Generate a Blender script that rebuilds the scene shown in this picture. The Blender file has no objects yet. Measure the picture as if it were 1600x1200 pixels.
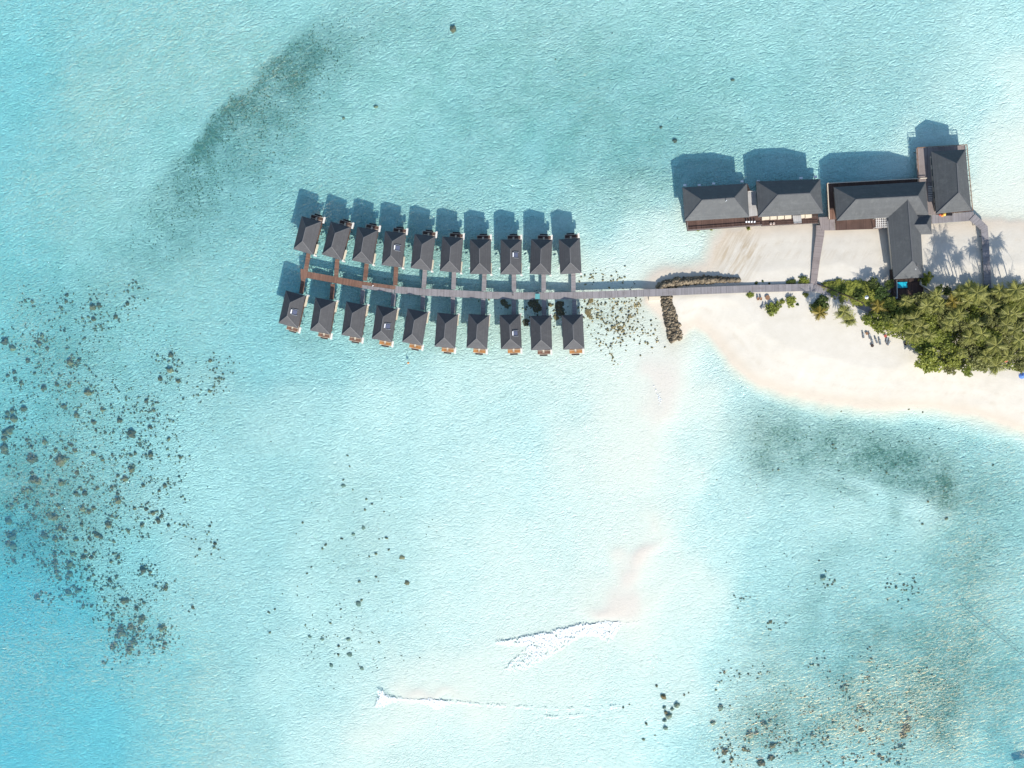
STEP = 0.7; WAVE = 0.55; MILK = 0.17; SKY = 0.128; SUN = 4.3; EXPO = 0.60
import bpy, math, random
import numpy as np
from mathutils import Vector, Matrix, noise as mnoise

random.seed(7)
rng = np.random.default_rng(11)
scene = bpy.context.scene
COL = scene.collection
R = math.radians

# ------------------------------------------------------------------ camera
CAM_H = 280.0
FPX = 1120.0
fwd = Vector((-0.0714, -0.0893, -1)).normalized()
upv = (Vector((0, 1, 0)) - fwd * fwd.y).normalized()
rgt = fwd.cross(upv).normalized()
cam_data = bpy.data.cameras.new('camera')
cam = bpy.data.objects.new('camera', cam_data)
COL.objects.link(cam)
cam_data.sensor_width = 36
cam_data.lens = 36 * FPX / 1600
cam_data.clip_start = 1
cam_data.clip_end = 20000
m = Matrix((rgt, upv, -fwd)).transposed().to_4x4()
m.translation = (0, 0, CAM_H)
cam.matrix_world = m
scene.camera = cam


def P(px, py, z=0.0):
    """world point at height z seen at photo coordinate px,py"""
    d = fwd + rgt * ((px - 800) / FPX) + upv * ((600 - py) / FPX)
    t = (z - CAM_H) / d.z
    return Vector((d.x * t, d.y * t, z))


def to_px(x, y):
    """photo coordinates (numpy) of world points on the water level"""
    vx, vy, vz = x, y, -CAM_H
    c = vx * fwd.x + vy * fwd.y + vz * fwd.z
    a = vx * rgt.x + vy * rgt.y + vz * rgt.z
    b = vx * upv.x + vy * upv.y + vz * upv.z
    return 800 + FPX * a / c, 600 - FPX * b / c


# ------------------------------------------------------------------ objects
def tag(o, label=None, cat=None, group=None, kind=None):
    if label: o['label'] = label
    if cat: o['category'] = cat
    if group: o['group'] = group
    if kind: o['kind'] = kind
    return o


def empty(name, loc=(0, 0, 0), rz=0.0):
    o = bpy.data.objects.new(name, None)
    o.location = loc
    o.rotation_euler = (0, 0, rz)
    o.empty_display_size = 0.5
    COL.objects.link(o)
    return o


class MB:
    """collects geometry for one mesh"""
    def __init__(self, org=(0, 0, 0)):
        self.v = []; self.f = []; self.uv = []; self.org = Vector(org); self.smooth = False

    def face(self, pts, uvs=None):
        n = len(self.v)
        for p in pts:
            p = Vector(p)
            self.v.append((p.x - self.org.x, p.y - self.org.y, p.z - self.org.z))
        self.f.append(tuple(range(n, n + len(pts))))
        self.uv.append(uvs if uvs else [(p[0], p[1]) for p in [Vector(q) for q in pts]])

    def prism(self, pts, z0, z1, bottom=True):
        """closed prism on a list of xy points (counter clockwise)"""
        a = [Vector((p[0], p[1], z0)) for p in pts]
        b = [Vector((p[0], p[1], z1)) for p in pts]
        n = len(pts)
        self.face(b)
        if bottom: self.face(a[::-1])
        for i in range(n):
            j = (i + 1) % n
            self.face([a[i], a[j], b[j], b[i]])

    def box(self, x0, x1, y0, y1, z0, z1):
        self.prism([(x0, y0), (x1, y0), (x1, y1), (x0, y1)], z0, z1)

    def beam(self, a, b, w, h, up=(0, 0, 1)):
        a = Vector(a); b = Vector(b)
        d = (b - a).normalized(); u = Vector(up)
        s = d.cross(u)
        if s.length < 1e-4: s = d.cross(Vector((1, 0, 0)))
        s.normalize(); u = s.cross(d).normalized()
        s = s * (w / 2); u = u * (h / 2)
        q = [a - s - u, a + s - u, a + s + u, a - s + u]
        r = [b - s - u, b + s - u, b + s + u, b - s + u]
        L = (b - a).length
        self.face(q); self.face(r[::-1])
        for i in range(4):
            j = (i + 1) % 4
            self.face([q[i], r[i], r[j], q[j]], [(0, 0), (L, 0), (L, w), (0, w)])

    def tube(self, a, b, r0, r1=None, n=8, cap=True):
        r1 = r0 if r1 is None else r1
        a = Vector(a); b = Vector(b)
        d = (b - a).normalized()
        s = d.cross(Vector((0, 0, 1)))
        if s.length < 1e-4: s = Vector((1, 0, 0))
        s.normalize(); t = d.cross(s)
        c = [(math.cos(2 * math.pi * i / n), math.sin(2 * math.pi * i / n)) for i in range(n)]
        A = [a + s * (x * r0) + t * (y * r0) for x, y in c]
        B = [b + s * (x * r1) + t * (y * r1) for x, y in c]
        for i in range(n):
            j = (i + 1) % n
            self.face([A[i], A[j], B[j], B[i]][::-1])
        if cap: self.face(B[::-1]); self.face(A)

    def dome(self, c, r, hz, n=10, k=4):
        c = Vector(c)
        rings = []
        for i in range(k + 1):
            t = math.pi / 2 * i / k
            rings.append([c + Vector((r * math.cos(t) * math.cos(2 * math.pi * j / n), r * math.cos(t) * math.sin(2 * math.pi * j / n), hz * math.sin(t))) for j in range(n)])
        for i in range(k):
            for j in range(n):
                q = (j + 1) % n
                self.face([rings[i][j], rings[i][q], rings[i + 1][q], rings[i + 1][j]])

    def build(self, name, mat, parent=None, smooth=False):
        me = bpy.data.meshes.new(name)
        me.from_pydata(self.v, [], self.f)
        uvl = me.uv_layers.new(name='UVMap')
        flat = [c for u in self.uv for p in u for c in p]
        uvl.data.foreach_set('uv', flat)
        me.materials.append(mat)
        if smooth: me.polygons.foreach_set('use_smooth', [True] * len(me.polygons))
        me.update()
        o = bpy.data.objects.new(name, me)
        COL.objects.link(o)
        if parent is not None: o.parent = parent
        return o


def np_mesh(name, verts, faces, mat, parent=None, smooth=False, attrs=None, fattrs=None):
    """verts Nx3, faces MxK numpy (uniform K)"""
    me = bpy.data.meshes.new(name)
    k = faces.shape[1]
    me.vertices.add(len(verts)); me.vertices.foreach_set('co', np.ascontiguousarray(verts, dtype=np.float32).ravel())
    me.loops.add(faces.size); me.loops.foreach_set('vertex_index', np.ascontiguousarray(faces, dtype=np.int32).ravel())
    me.polygons.add(len(faces))
    me.polygons.foreach_set('loop_start', np.arange(0, faces.size, k, dtype=np.int32))
    me.update(calc_edges=True)
    if smooth: me.polygons.foreach_set('use_smooth', np.ones(len(faces), dtype=bool))
    for n_, a in (attrs or {}).items():
        at = me.attributes.new(n_, 'FLOAT', 'POINT'); at.data.foreach_set('value', np.ascontiguousarray(a, dtype=np.float32))
    for n_, a in (fattrs or {}).items():
        at = me.attributes.new(n_, 'FLOAT', 'FACE'); at.data.foreach_set('value', np.ascontiguousarray(a, dtype=np.float32))
    me.materials.append(mat)
    me.validate()
    o = bpy.data.objects.new(name, me)
    COL.objects.link(o)
    if parent is not None: o.parent = parent
    return o


def copy_tree(o, parent=None):
    c = o.copy(); COL.objects.link(c); c.parent = parent
    for ch in list(o.children): copy_tree(ch, c)
    return c


# ------------------------------------------------------------------ materials
class NT:
    def __init__(self, name):
        self.m = bpy.data.materials.new(name); self.m.use_nodes = True
        self.t = self.m.node_tree; self.t.nodes.clear()
        self.out = self.n('ShaderNodeOutputMaterial')

    def n(self, typ, inp=None, **kw):
        nd = self.t.nodes.new(typ)
        for k, v in kw.items(): setattr(nd, k, v)
        for k, v in (inp or {}).items():
            s = nd.inputs[k]
            if hasattr(v, 'bl_idname') and hasattr(v, 'outputs'): self.t.links.new(v.outputs[0], s)
            elif isinstance(v, bpy.types.NodeSocket): self.t.links.new(v, s)
            else: s.default_value = v
        return nd

    def l(self, a, b): self.t.links.new(a, b)
    def math(self, op, a, b=0.0, clamp=False): return self.n('ShaderNodeMath', {0: a, 1: b}, operation=op, use_clamp=clamp)

    def mix(self, f, a, b):
        nd = self.t.nodes.new('ShaderNodeMix'); nd.data_type = 'RGBA'
        for idx, v in ((0, f), (6, a), (7, b)):
            s = nd.inputs[idx]
            if isinstance(v, bpy.types.NodeSocket): self.t.links.new(v, s)
            elif hasattr(v, 'outputs'): self.t.links.new(v.outputs[2] if v.bl_idname == 'ShaderNodeMix' else v.outputs[0], s)
            else: s.default_value = v
        return nd.outputs[2]

    def mix_f(self, f, a, b):
        return self.math('ADD', self.math('MULTIPLY', a, self.math('SUBTRACT', 1.0, f)), self.math('MULTIPLY', b, f))

    def ramp(self, f, lo, hi):
        return self.n('ShaderNodeMapRange', {'Value': f, 'From Min': lo, 'From Max': hi}, clamp=True).outputs[0]

    def noise(self, scale, vec=None, detail=4, rough=0.5, dist=0.0):
        d = {'Scale': scale, 'Detail': detail, 'Roughness': rough, 'Distortion': dist}
        if vec is not None: d['Vector'] = vec
        return self.n('ShaderNodeTexNoise', d).outputs[0]

    def crest(self, n, k=2.2):
        """peaked wave crests from a noise value, centred on zero"""
        a = self.math('ABSOLUTE', self.math('SUBTRACT', n, 0.5))
        return self.math('SUBTRACT', 0.25, self.math('MULTIPLY', a, k))

    def attr(self, name): return self.n('ShaderNodeAttribute', attribute_name=name).outputs[2]
    def obj(self): return self.n('ShaderNodeTexCoord').outputs['Object']
    def pos(self): return self.n('ShaderNodeNewGeometry').outputs['Position']
    def mapping(self, vec, scale=(1, 1, 1), rot=(0, 0, 0), loc=(0, 0, 0)):
        if rot != (0, 0, 0): vec = self.n('ShaderNodeMapping', {'Vector': vec, 'Rotation': rot}).outputs[0]
        return self.n('ShaderNodeMapping', {'Vector': vec, 'Scale': scale, 'Location': loc}).outputs[0]

    def bsdf(self, col, rough=0.8, bump=None, strength=0.5, dist=0.1, spec=0.3, metal=0.0):
        d = {'Base Color': col, 'Roughness': rough, 'Metallic': metal, 'Specular IOR Level': spec}
        if bump is not None:
            d['Normal'] = self.n('ShaderNodeBump', {'Height': bump, 'Strength': strength, 'Distance': dist}).outputs[0]
        b = self.n('ShaderNodeBsdfPrincipled', d)
        self.l(b.outputs[0], self.out.inputs[0]); return b


def c4(r, g, b): return (r, g, b, 1)


def varied(name, col, amount=0.25, scale=2.0, rough=0.75, spec=0.3, metal=0.0, fine=12.0):
    """colour broken up by two noises (weathering) and a light bump"""
    t = NT(name); o = t.obj()
    n1 = t.noise(scale, o, 5, 0.6); n2 = t.noise(fine, o, 3, 0.6)
    s = t.math('ADD', t.math('MULTIPLY', n1, 0.6), t.math('MULTIPLY', n2, 0.4))
    f = t.ramp(s, 0.3, 0.7)
    a = c4(*[c * (1 - amount) for c in col]); b = c4(*[min(1, c * (1 + amount)) for c in col])
    t.bsdf(t.mix(f, a, b), rough, bump=n2, strength=0.3, dist=0.02, spec=spec, metal=metal)
    return t.m


def plank_mat(name, col, var=0.35, width=0.32, bay=2.4, axis='u', stain=(0.5, 0.42, 0.36)):
    """boards laid across the run of the walkway: u of the UV map runs along it"""
    t = NT(name)
    uv = t.n('ShaderNodeUVMap').outputs[0]
    sp = t.n('ShaderNodeSeparateXYZ', {0: uv})
    u = sp.outputs[0 if axis == 'u' else 1]
    board = t.math('FLOOR', t.math('DIVIDE', u, width))
    wn = t.n('ShaderNodeTexWhiteNoise', {'W': board}, noise_dimensions='1D').outputs[0]
    bayi = t.math('FLOOR', t.math('DIVIDE', u, bay))
    wb = t.n('ShaderNodeTexWhiteNoise', {'W': bayi}, noise_dimensions='1D').outputs[0]
    g = t.math('FRACT', t.math('DIVIDE', u, bay))
    joint = t.ramp(g, 0.0, 0.07)
    big = t.noise(0.35, t.pos(), 4, 0.6)
    fine = t.noise(3.0, t.pos(), 3, 0.6)
    s = t.math('ADD', t.math('MULTIPLY', wn, 0.45), t.math('ADD', t.math('MULTIPLY', wb, 0.25), t.math('MULTIPLY', fine, 0.3)))
    a = c4(*[c * (1 - var) for c in col]); b = c4(*[min(1, c * (1 + var)) for c in col])
    base = t.mix(s, a, b)
    base = t.mix(t.math('MULTIPLY', t.ramp(big, 0.5, 0.75), 0.45), base, c4(*[c * k for c, k in zip(col, stain)]))
    base = t.mix(joint, c4(*[c * 0.35 for c in col]), base)
    gap = t.math('FRACT', t.math('DIVIDE', u, width))
    t.bsdf(base, 0.8, bump=t.ramp(gap, 0, 0.12), strength=0.6, dist=0.02)
    return t.m


def roof_mat(name, col, course=0.33):
    t = NT(name); o = t.obj()
    z = t.n('ShaderNodeSeparateXYZ', {0: o}).outputs[2]
    c = t.math('FRACT', t.math('DIVIDE', z, course))
    row = t.math('FLOOR', t.math('DIVIDE', z, course))
    wr = t.n('ShaderNodeTexWhiteNoise', {'W': row}, noise_dimensions='1D').outputs[0]
    big = t.noise(0.25, t.pos(), 5, 0.6); fine = t.noise(2.2, t.pos(), 6, 0.75)
    strk = t.noise(1.1, t.mapping(o, (1, 1, 0.15)), 4, 0.7)
    s = t.math('ADD', t.math('MULTIPLY', big, 0.35), t.math('ADD', t.math('MULTIPLY', fine, 0.4), t.math('ADD', t.math('MULTIPLY', wr, 0.1), t.math('MULTIPLY', strk, 0.25))))
    base = t.mix(t.ramp(s, 0.3, 0.8), c4(*[k * 0.72 for k in col]), c4(*[k * 1.32 for k in col]))
    base = t.mix(t.ramp(c, 0.0, 0.18), c4(*[k * 0.7 for k in col]), base)
    rnd = t.n('ShaderNodeObjectInfo').outputs['Random']
    base = t.mix(t.math('MULTIPLY', rnd, 0.25), base, c4(*[k * 1.45 for k in col]))
    stain = t.ramp(t.noise(0.55, t.mapping(t.pos(), (1, 1, .4)), 5, 0.7), .52, .70)
    base = t.mix(t.math('MULTIPLY', stain, 0.35), base, c4(col[0] * 1.7, col[1] * 1.7, col[2] * 1.6))
    t.bsdf(base, 0.85, bump=t.math('ADD', c, fine), strength=0.35, dist=0.05, spec=0.1)
    return t.m


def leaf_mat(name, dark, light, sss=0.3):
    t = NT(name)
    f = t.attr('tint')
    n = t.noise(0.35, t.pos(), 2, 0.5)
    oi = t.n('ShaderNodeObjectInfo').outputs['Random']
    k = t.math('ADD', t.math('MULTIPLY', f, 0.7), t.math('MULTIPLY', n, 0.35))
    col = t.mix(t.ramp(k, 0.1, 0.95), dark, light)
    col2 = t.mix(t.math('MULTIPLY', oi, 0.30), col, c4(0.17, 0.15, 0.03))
    p = t.n('ShaderNodeBsdfPrincipled', {'Base Color': col2, 'Roughness': 0.55, 'Specular IOR Level': 0.35})
    tr = t.n('ShaderNodeBsdfTranslucent', {'Color': col2})
    mx = t.n('ShaderNodeMixShader', {0: sss, 1: p, 2: tr})
    t.l(mx.outputs[0], t.out.inputs[0])
    return t.m


M = {}
M['roof'] = roof_mat('grey_shingle', (0.080, 0.079, 0.081))
M['roof_big'] = roof_mat('slate_shingle', (0.096, 0.099, 0.099))
M['ridge'] = varied('ridge_cap', (0.15, 0.148, 0.148), 0.15, rough=0.7)
M['ridge_dark'] = varied('ridge_cap_dark', (0.11, 0.11, 0.112), 0.15, rough=0.7)
M['wall'] = varied('cream_wall', (0.55, 0.48, 0.38), 0.12)
M['white'] = varied('white_paint', (0.74, 0.70, 0.63), 0.08, rough=0.5)
M['cream'] = varied('cream_board', (0.72, 0.62, 0.47), 0.12, rough=0.6)
M['post'] = varied('grey_post', (0.20, 0.17, 0.15), 0.3)
M['darkwood'] = varied('dark_wood', (0.055, 0.035, 0.028), 0.35)
M['brownpost'] = varied('brown_timber', (0.26, 0.14, 0.075), 0.3)
M['glass'] = varied('window_glass', (0.03, 0.05, 0.06), 0.1, rough=0.12, spec=0.6)
M['plank_grey'] = plank_mat('grey_planks', (0.262, 0.240, 0.236), 0.26)
M['plank_light'] = plank_mat('light_planks', (0.46, 0.44, 0.41), 0.16, width=0.5, bay=1.5)
M['plank_brown'] = plank_mat('brown_planks', (0.195, 0.108, 0.075), 0.42)
M['plank_orange'] = plank_mat('golden_planks', (0.42, 0.20, 0.07), 0.35, width=0.4, bay=1.6)
M['plank_dark'] = plank_mat('dark_planks', (0.105, 0.062, 0.048), 0.35, bay=2.0)
M['plank_pink'] = plank_mat('pinkish_planks', (0.27, 0.225, 0.205), 0.25, bay=2.0)
M['steel'] = varied('brushed_steel', (0.55, 0.57, 0.6), 0.1, rough=0.3, metal=0.6)
M['panel'] = varied('solar_glass', (0.09, 0.10, 0.15), 0.1, rough=0.25, spec=0.6)
M['lamp_white'] = varied('white_plastic', (0.8, 0.8, 0.8), 0.05, rough=0.4)
M['teal'] = varied('teal_canvas', (0.10, 0.30, 0.30), 0.2)
M['cloth_grey'] = varied('grey_cushion', (0.16, 0.18, 0.19), 0.2)
M['cloth_white'] = varied('white_cloth', (0.78, 0.78, 0.78), 0.06)
M['cloth_pink'] = varied('pale_pink_cloth', (0.80, 0.62, 0.50), 0.06)
M['red'] = varied('faded_red_cloth', (0.45, 0.10, 0.07), 0.2)
M['orange'] = varied('orange_cloth', (0.70, 0.26, 0.06), 0.15)
M['yellow'] = varied('yellow_cloth', (0.80, 0.52, 0.10), 0.15)
M['blue'] = varied('blue_canvas', (0.10, 0.20, 0.48), 0.2)
M['navy'] = varied('navy_hull', (0.02, 0.05, 0.13), 0.2, rough=0.3)
M['black'] = varied('black_box', (0.015, 0.015, 0.018), 0.2)
M['rope'] = varied('dark_rope', (0.10, 0.12, 0.12), 0.2)
M['skin'] = varied('skin', (0.38, 0.22, 0.15), 0.1)
M['hair'] = varied('dark_hair', (0.015, 0.012, 0.01), 0.2)
M['pool'] = varied('pool_water', (0.02, 0.42, 0.55), 0.25, scale=0.8, rough=0.08, spec=0.5)
M['leaf'] = leaf_mat('leaf_green', c4(0.026, 0.050, 0.008), c4(0.44, 0.50, 0.075))
M['leaf_light'] = leaf_mat('leaf_light_green', c4(0.14, 0.17, 0.022), c4(0.50, 0.52, 0.10))
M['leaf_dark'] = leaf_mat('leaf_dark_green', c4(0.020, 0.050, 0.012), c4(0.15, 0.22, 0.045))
M['leaf_olive'] = leaf_mat('leaf_olive', c4(0.060, 0.075, 0.024), c4(0.44, 0.44, 0.14))
M['frond'] = leaf_mat('frond_green', c4(0.085, 0.105, 0.018), c4(0.50, 0.48, 0.125))
M['frond_gold'] = leaf_mat('frond_golden', c4(0.14, 0.11, 0.012), c4(0.44, 0.33, 0.050))
M['bark'] = varied('bark', (0.16, 0.13, 0.10), 0.3)


def rock_mat(name, dark, light, sc):
    t = NT(name)
    n = t.noise(sc, t.pos(), 5, 0.7); k = t.noise(sc * 5, t.pos(), 3, 0.6)
    r = t.n('ShaderNodeObjectInfo').outputs['Random']
    tint = t.attr('tint')
    f = t.ramp(t.math('ADD', t.math('ADD', t.math('MULTIPLY', n, 0.7), t.math('MULTIPLY', r, 0.3)), t.math('MULTIPLY', tint, 0.6)), 0.3, 1.1)
    t.bsdf(t.mix(f, dark, light), 0.9, bump=k, strength=0.6, dist=0.15, spec=0.1)
    return t.m


M['coral'] = rock_mat('coral_brown', c4(0.012, 0.013, 0.007), c4(0.36, 0.25, 0.10), 1.9)
M['coral_gold'] = rock_mat('coral_golden', c4(0.05, 0.045, 0.02), c4(0.46, 0.34, 0.16), 2.6)
M['coral_pale'] = rock_mat('coral_pale', c4(0.09, 0.13, 0.10), c4(0.36, 0.38, 0.25), 1.9)
M['rubble'] = rock_mat('coral_rubble', c4(0.025, 0.028, 0.018), c4(0.26, 0.22, 0.11), 2.0)
M['boulder'] = rock_mat('boulder_stone', c4(0.016, 0.014, 0.012), c4(0.27, 0.215, 0.145), 1.3)
M['seagrass'] = rock_mat('seagrass_leaf', c4(0.035, 0.060, 0.035), c4(0.20, 0.25, 0.15), 0.7)
# ------------------------------------------------------------------ sea bed and island
# depth soundings read off the water colour: photo x, photo y, depth in metres
SOUND = [
 (0,0,2.3),(200,0,2.0),(400,0,1.7),(600,0,1.6),(800,0,1.5),(1000,0,1.5),(1200,0,1.5),(1400,0,1.5),(1600,0,1.2),
 (0,150,2.6),(200,150,1.8),(400,150,1.8),(600,150,1.6),(800,150,1.7),(1000,150,1.8),(1200,150,1.7),(1400,150,1.5),(1520,150,1.0),(1600,150,.6),
 (1500,230,.75),(1600,240,.3),(1300,250,1.5),(1170,230,1.6),(1000,250,2.0),(860,240,2.0),(700,240,1.9),
 (0,300,2.4),(200,300,1.7),(400,300,2.0),(600,300,1.9),(800,320,1.7),(930,330,1.3),(1050,310,1.3),(1150,310,1.3),(1250,310,1.2),(1400,310,.9),(1550,310,.28),(1600,310,.22),
 (0,400,2.5),(200,400,1.9),(400,400,2.0),(480,400,1.9),(560,400,1.7),(640,400,1.5),(720,400,1.3),(800,400,1.05),(870,400,.85),(950,390,.6),(1050,380,.5),(1100,370,.45),
 (420,480,2.2),(520,480,1.7),(600,480,1.4),(700,480,1.05),(800,480,.8),(870,480,.65),(950,480,.4),(1000,480,.25),(1000,430,.3),(950,440,.4),
 (0,550,2.6),(200,550,2.0),(400,550,2.1),(500,550,1.8),(600,550,1.4),(700,560,.9),(800,560,.7),(900,550,.5),(1000,540,.35),(1050,550,.22),(1120,580,.7),
 (0,650,2.6),(200,650,2.0),(330,620,1.6),(450,650,1.3),(600,640,1.05),(700,620,.9),(800,650,.95),(900,650,.7),(970,640,.35),(1030,600,.18),(1075,620,.35),(1150,640,.9),(1250,660,1.1),(1400,670,1.2),(1600,700,1.2),
 (0,750,2.8),(150,750,2.1),(300,750,1.5),(420,760,1.5),(600,740,1.1),(800,750,.8),(900,740,.5),(980,730,.32),(1050,760,.5),(1150,760,1.0),(1250,760,1.2),(1330,800,1.0),(1400,740,1.3),(1550,750,1.6),(1440,810,.9),
 (0,850,3.9),(150,850,2.0),(300,850,1.5),(420,850,1.5),(500,850,1.2),(600,850,1.0),(700,850,.8),(850,850,.62),(930,870,.5),(1015,850,.30),(1060,880,.45),(1120,850,.9),(1200,850,1.3),(1350,850,1.5),(1500,850,1.8),(1600,850,1.5),
 (0,950,4.8),(100,970,4.2),(200,940,2.1),(300,950,1.7),(400,950,1.5),(500,950,1.15),(600,950,1.0),(720,950,.7),(850,950,.5),(940,930,.30),(990,940,.30),(1060,950,.5),(1200,950,1.4),(1350,950,1.7),(1480,950,1.9),(1580,940,1.4),
 (0,1050,4.4),(150,1050,3.8),(250,1050,2.7),(350,1050,1.6),(450,1050,1.15),(550,1050,.85),(630,1070,.42),(700,1070,.38),(800,1080,.5),(900,1050,.5),(1050,1050,.65),(1150,1050,1.1),(1300,1050,1.7),(1450,1050,1.9),(1600,1080,2.0),
 (0,1180,4.2),(120,1180,3.6),(250,1180,2.7),(380,1180,1.5),(480,1180,.9),(560,1160,.58),(700,1160,.62),(850,1160,.65),(960,1160,.7),(1080,1180,1.3),(1300,1180,1.8),(1430,1180,1.7),(1600,1180,2.4),
 (-150,150,2.6),(-150,600,3.0),(-150,950,4.5),(-150,1250,4.5),(400,-200,2.2),(1000,-200,2.2),(1750,-150,1.5),(300,1400,3.5),(800,1400,1.5),(1300,1400,2.4),(1750,1300,2.8),(1750,900,2.2),
]
ISLAND = [(1062,524),(1072,511),(1088,507),(1105,518),(1125,545),(1150,572),(1190,597),(1240,618),(1300,630),(1380,636),(1460,637),(1530,648),(1600,670),(1700,712),(1850,780),(2100,800),(2300,650),(2250,420),(2000,345),(1800,340),
          (1600,348),(1545,344),(1480,350),(1300,352),(1200,356),(1135,358),(1124,378),(1114,398),(1104,414),(1082,424),(1045,428),(1022,436),(1010,452),(1010,470),(1022,486),(1036,500),(1050,530)]
# seagrass: photo x, y, half length, half width, angle, density
GRASS = [(355,155,95,24,-52,.72),(318,215,60,28,-60,.50),(430,130,95,50,-50,.36),(410,205,110,70,-50,.30),(285,300,80,50,-60,.32),(215,400,100,50,-55,.20),(470,90,90,50,-30,.36),(560,60,110,40,-20,.16),(330,340,130,60,-50,.22),
         (1250,712,90,48,15,.42),(1190,720,30,40,0,.32),(1340,712,100,48,15,.27),(1200,668,55,35,10,.26),(1290,672,80,30,8,.22),(1400,708,60,35,20,.25),(1400,735,60,50,30,.45),(1465,745,48,46,0,.42),(1480,780,18,40,0,.45),(1330,760,50,12,10,.25),(1545,785,75,70,30,.36),(1400,800,10,20,0,.3),(1560,880,70,60,0,.20),(1530,690,20,10,0,.0),
         (1010,270,80,45,0,.20),(960,310,60,30,-20,.14),(1120,210,80,40,10,.10),(480,540,60,18,15,.22),(640,530,120,22,8,.22),(600,400,120,60,8,.16),(700,420,140,60,8,.14),(760,500,150,40,5,.18),
         (1290,960,45,60,0,.40),(1440,1060,150,110,0,.12),(1380,990,50,40,-20,.36),(1490,1000,75,95,10,.36),(1560,1100,90,90,0,.40),(1430,1120,60,70,0,.4),(1330,1090,90,60,0,.42),(1200,1040,50,60,0,.22),(1250,1150,90,50,0,.42),(1180,1130,45,40,0,.42),(1480,1140,30,50,0,.32),(1320,860,60,30,-20,.20),(1480,880,60,50,0,.22),
         (100,480,60,60,-30,.20),(60,560,70,50,0,.12),(40,760,100,120,0,.34),(20,830,60,60,0,.22),(150,590,150,60,0,.16),(820,60,260,90,0,.09),(900,190,230,70,0,.12),(1150,120,260,90,0,.08),(560,300,200,60,0,.10),(180,300,160,60,-40,.10),(120,820,90,90,0,.2),(540,760,60,60,0,.08),(560,860,90,60,0,.10),(520,1020,80,40,0,.10),(200,980,40,40,0,.24),(960,490,50,30,0,.18)]
FILM = [(250,80,420,230,0,.40),(900,150,520,210,0,.62),(950,260,140,70,0,.25),(80,470,330,260,0,.45),(0,850,220,300,0,.5),(1420,1080,260,200,0,.42),(1360,720,200,80,10,.35),(1540,900,110,160,0,.25),(640,450,260,120,8,.30),(300,1100,200,120,0,.15),(560,860,120,140,0,.15)]
CLEAN = [(1580,260,130,110,0,.9),(1345,757,60,10,15,.6),(1440,800,50,22,20,.6),(1320,960,22,110,20,.45),(1465,1130,18,90,8,.5),(1600,960,50,60,0,.4)]
SHOAL = [(1014,848,28,16,-30,.85),(990,895,42,20,-62,.85),(968,945,40,14,-15,.8),(1040,570,30,45,10,.7),(1025,640,40,45,20,.6),(975,700,50,60,20,.2),(650,1078,50,12,5,.6),(600,1150,70,30,-20,.3),(850,1010,70,25,-15,.35),(760,1090,120,40,0,.25)]
BARE = [(1345,757,55,9,15,.7),(1375,775,25,12,50,.6),(1440,795,45,18,20,.6),(1540,1130,14,60,0,.4),(1300,950,14,60,20,.4)]
_S = np.array(SOUND, dtype=float)
_I = np.array(ISLAND, dtype=float)


def poly_sd(px, py, poly):
    """signed distance (px) to a polygon, positive inside"""
    d = np.full(px.shape, 1e9); inside = np.zeros(px.shape, dtype=bool)
    n = len(poly)
    for i in range(n):
        x0, y0 = poly[i]; x1, y1 = poly[(i + 1) % n]
        ex, ey = x1 - x0, y1 - y0
        t = np.clip(((px - x0) * ex + (py - y0) * ey) / (ex * ex + ey * ey), 0, 1)
        d = np.minimum(d, np.hypot(px - x0 - t * ex, py - y0 - t * ey))
        c = ((y0 > py) != (y1 > py))
        with np.errstate(divide='ignore', invalid='ignore'):
            xi = (x1 - x0) * (py - y0) / (y1 - y0 if y1 != y0 else 1e-9) + x0
        inside ^= c & (px < xi)
    return np.where(inside, d, -d)


_VT = {}


def vnoise(x, y, s, seed=0):
    """cheap smooth value noise, numpy"""
    T = _VT.setdefault(seed, np.random.default_rng(seed).random((256, 256))) if seed not in _VT else _VT[seed]
    u = x / s + 1000.3; v = y / s + 1000.7
    i = np.floor(u).astype(int); j = np.floor(v).astype(int)
    f = u - i; g = v - j; f = f * f * (3 - 2 * f); g = g * g * (3 - 2 * g)
    a = T[i % 256, j % 256]; b = T[(i + 1) % 256, j % 256]; c = T[i % 256, (j + 1) % 256]; d = T[(i + 1) % 256, (j + 1) % 256]
    return (a * (1 - f) + b * f) * (1 - g) + (c * (1 - f) + d * f) * g


def gauss_sum(px, py, lst):
    a = np.zeros(px.shape)
    for gx, gy, ra, rb, ang, s in lst:
        if s == 0: continue
        c, sn = math.cos(R(ang)), math.sin(R(ang))
        u = ((px - gx) * c + (py - gy) * sn) / ra; v = (-(px - gx) * sn + (py - gy) * c) / rb
        a = a + s * np.exp(-(u * u + v * v))
    return a


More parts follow.
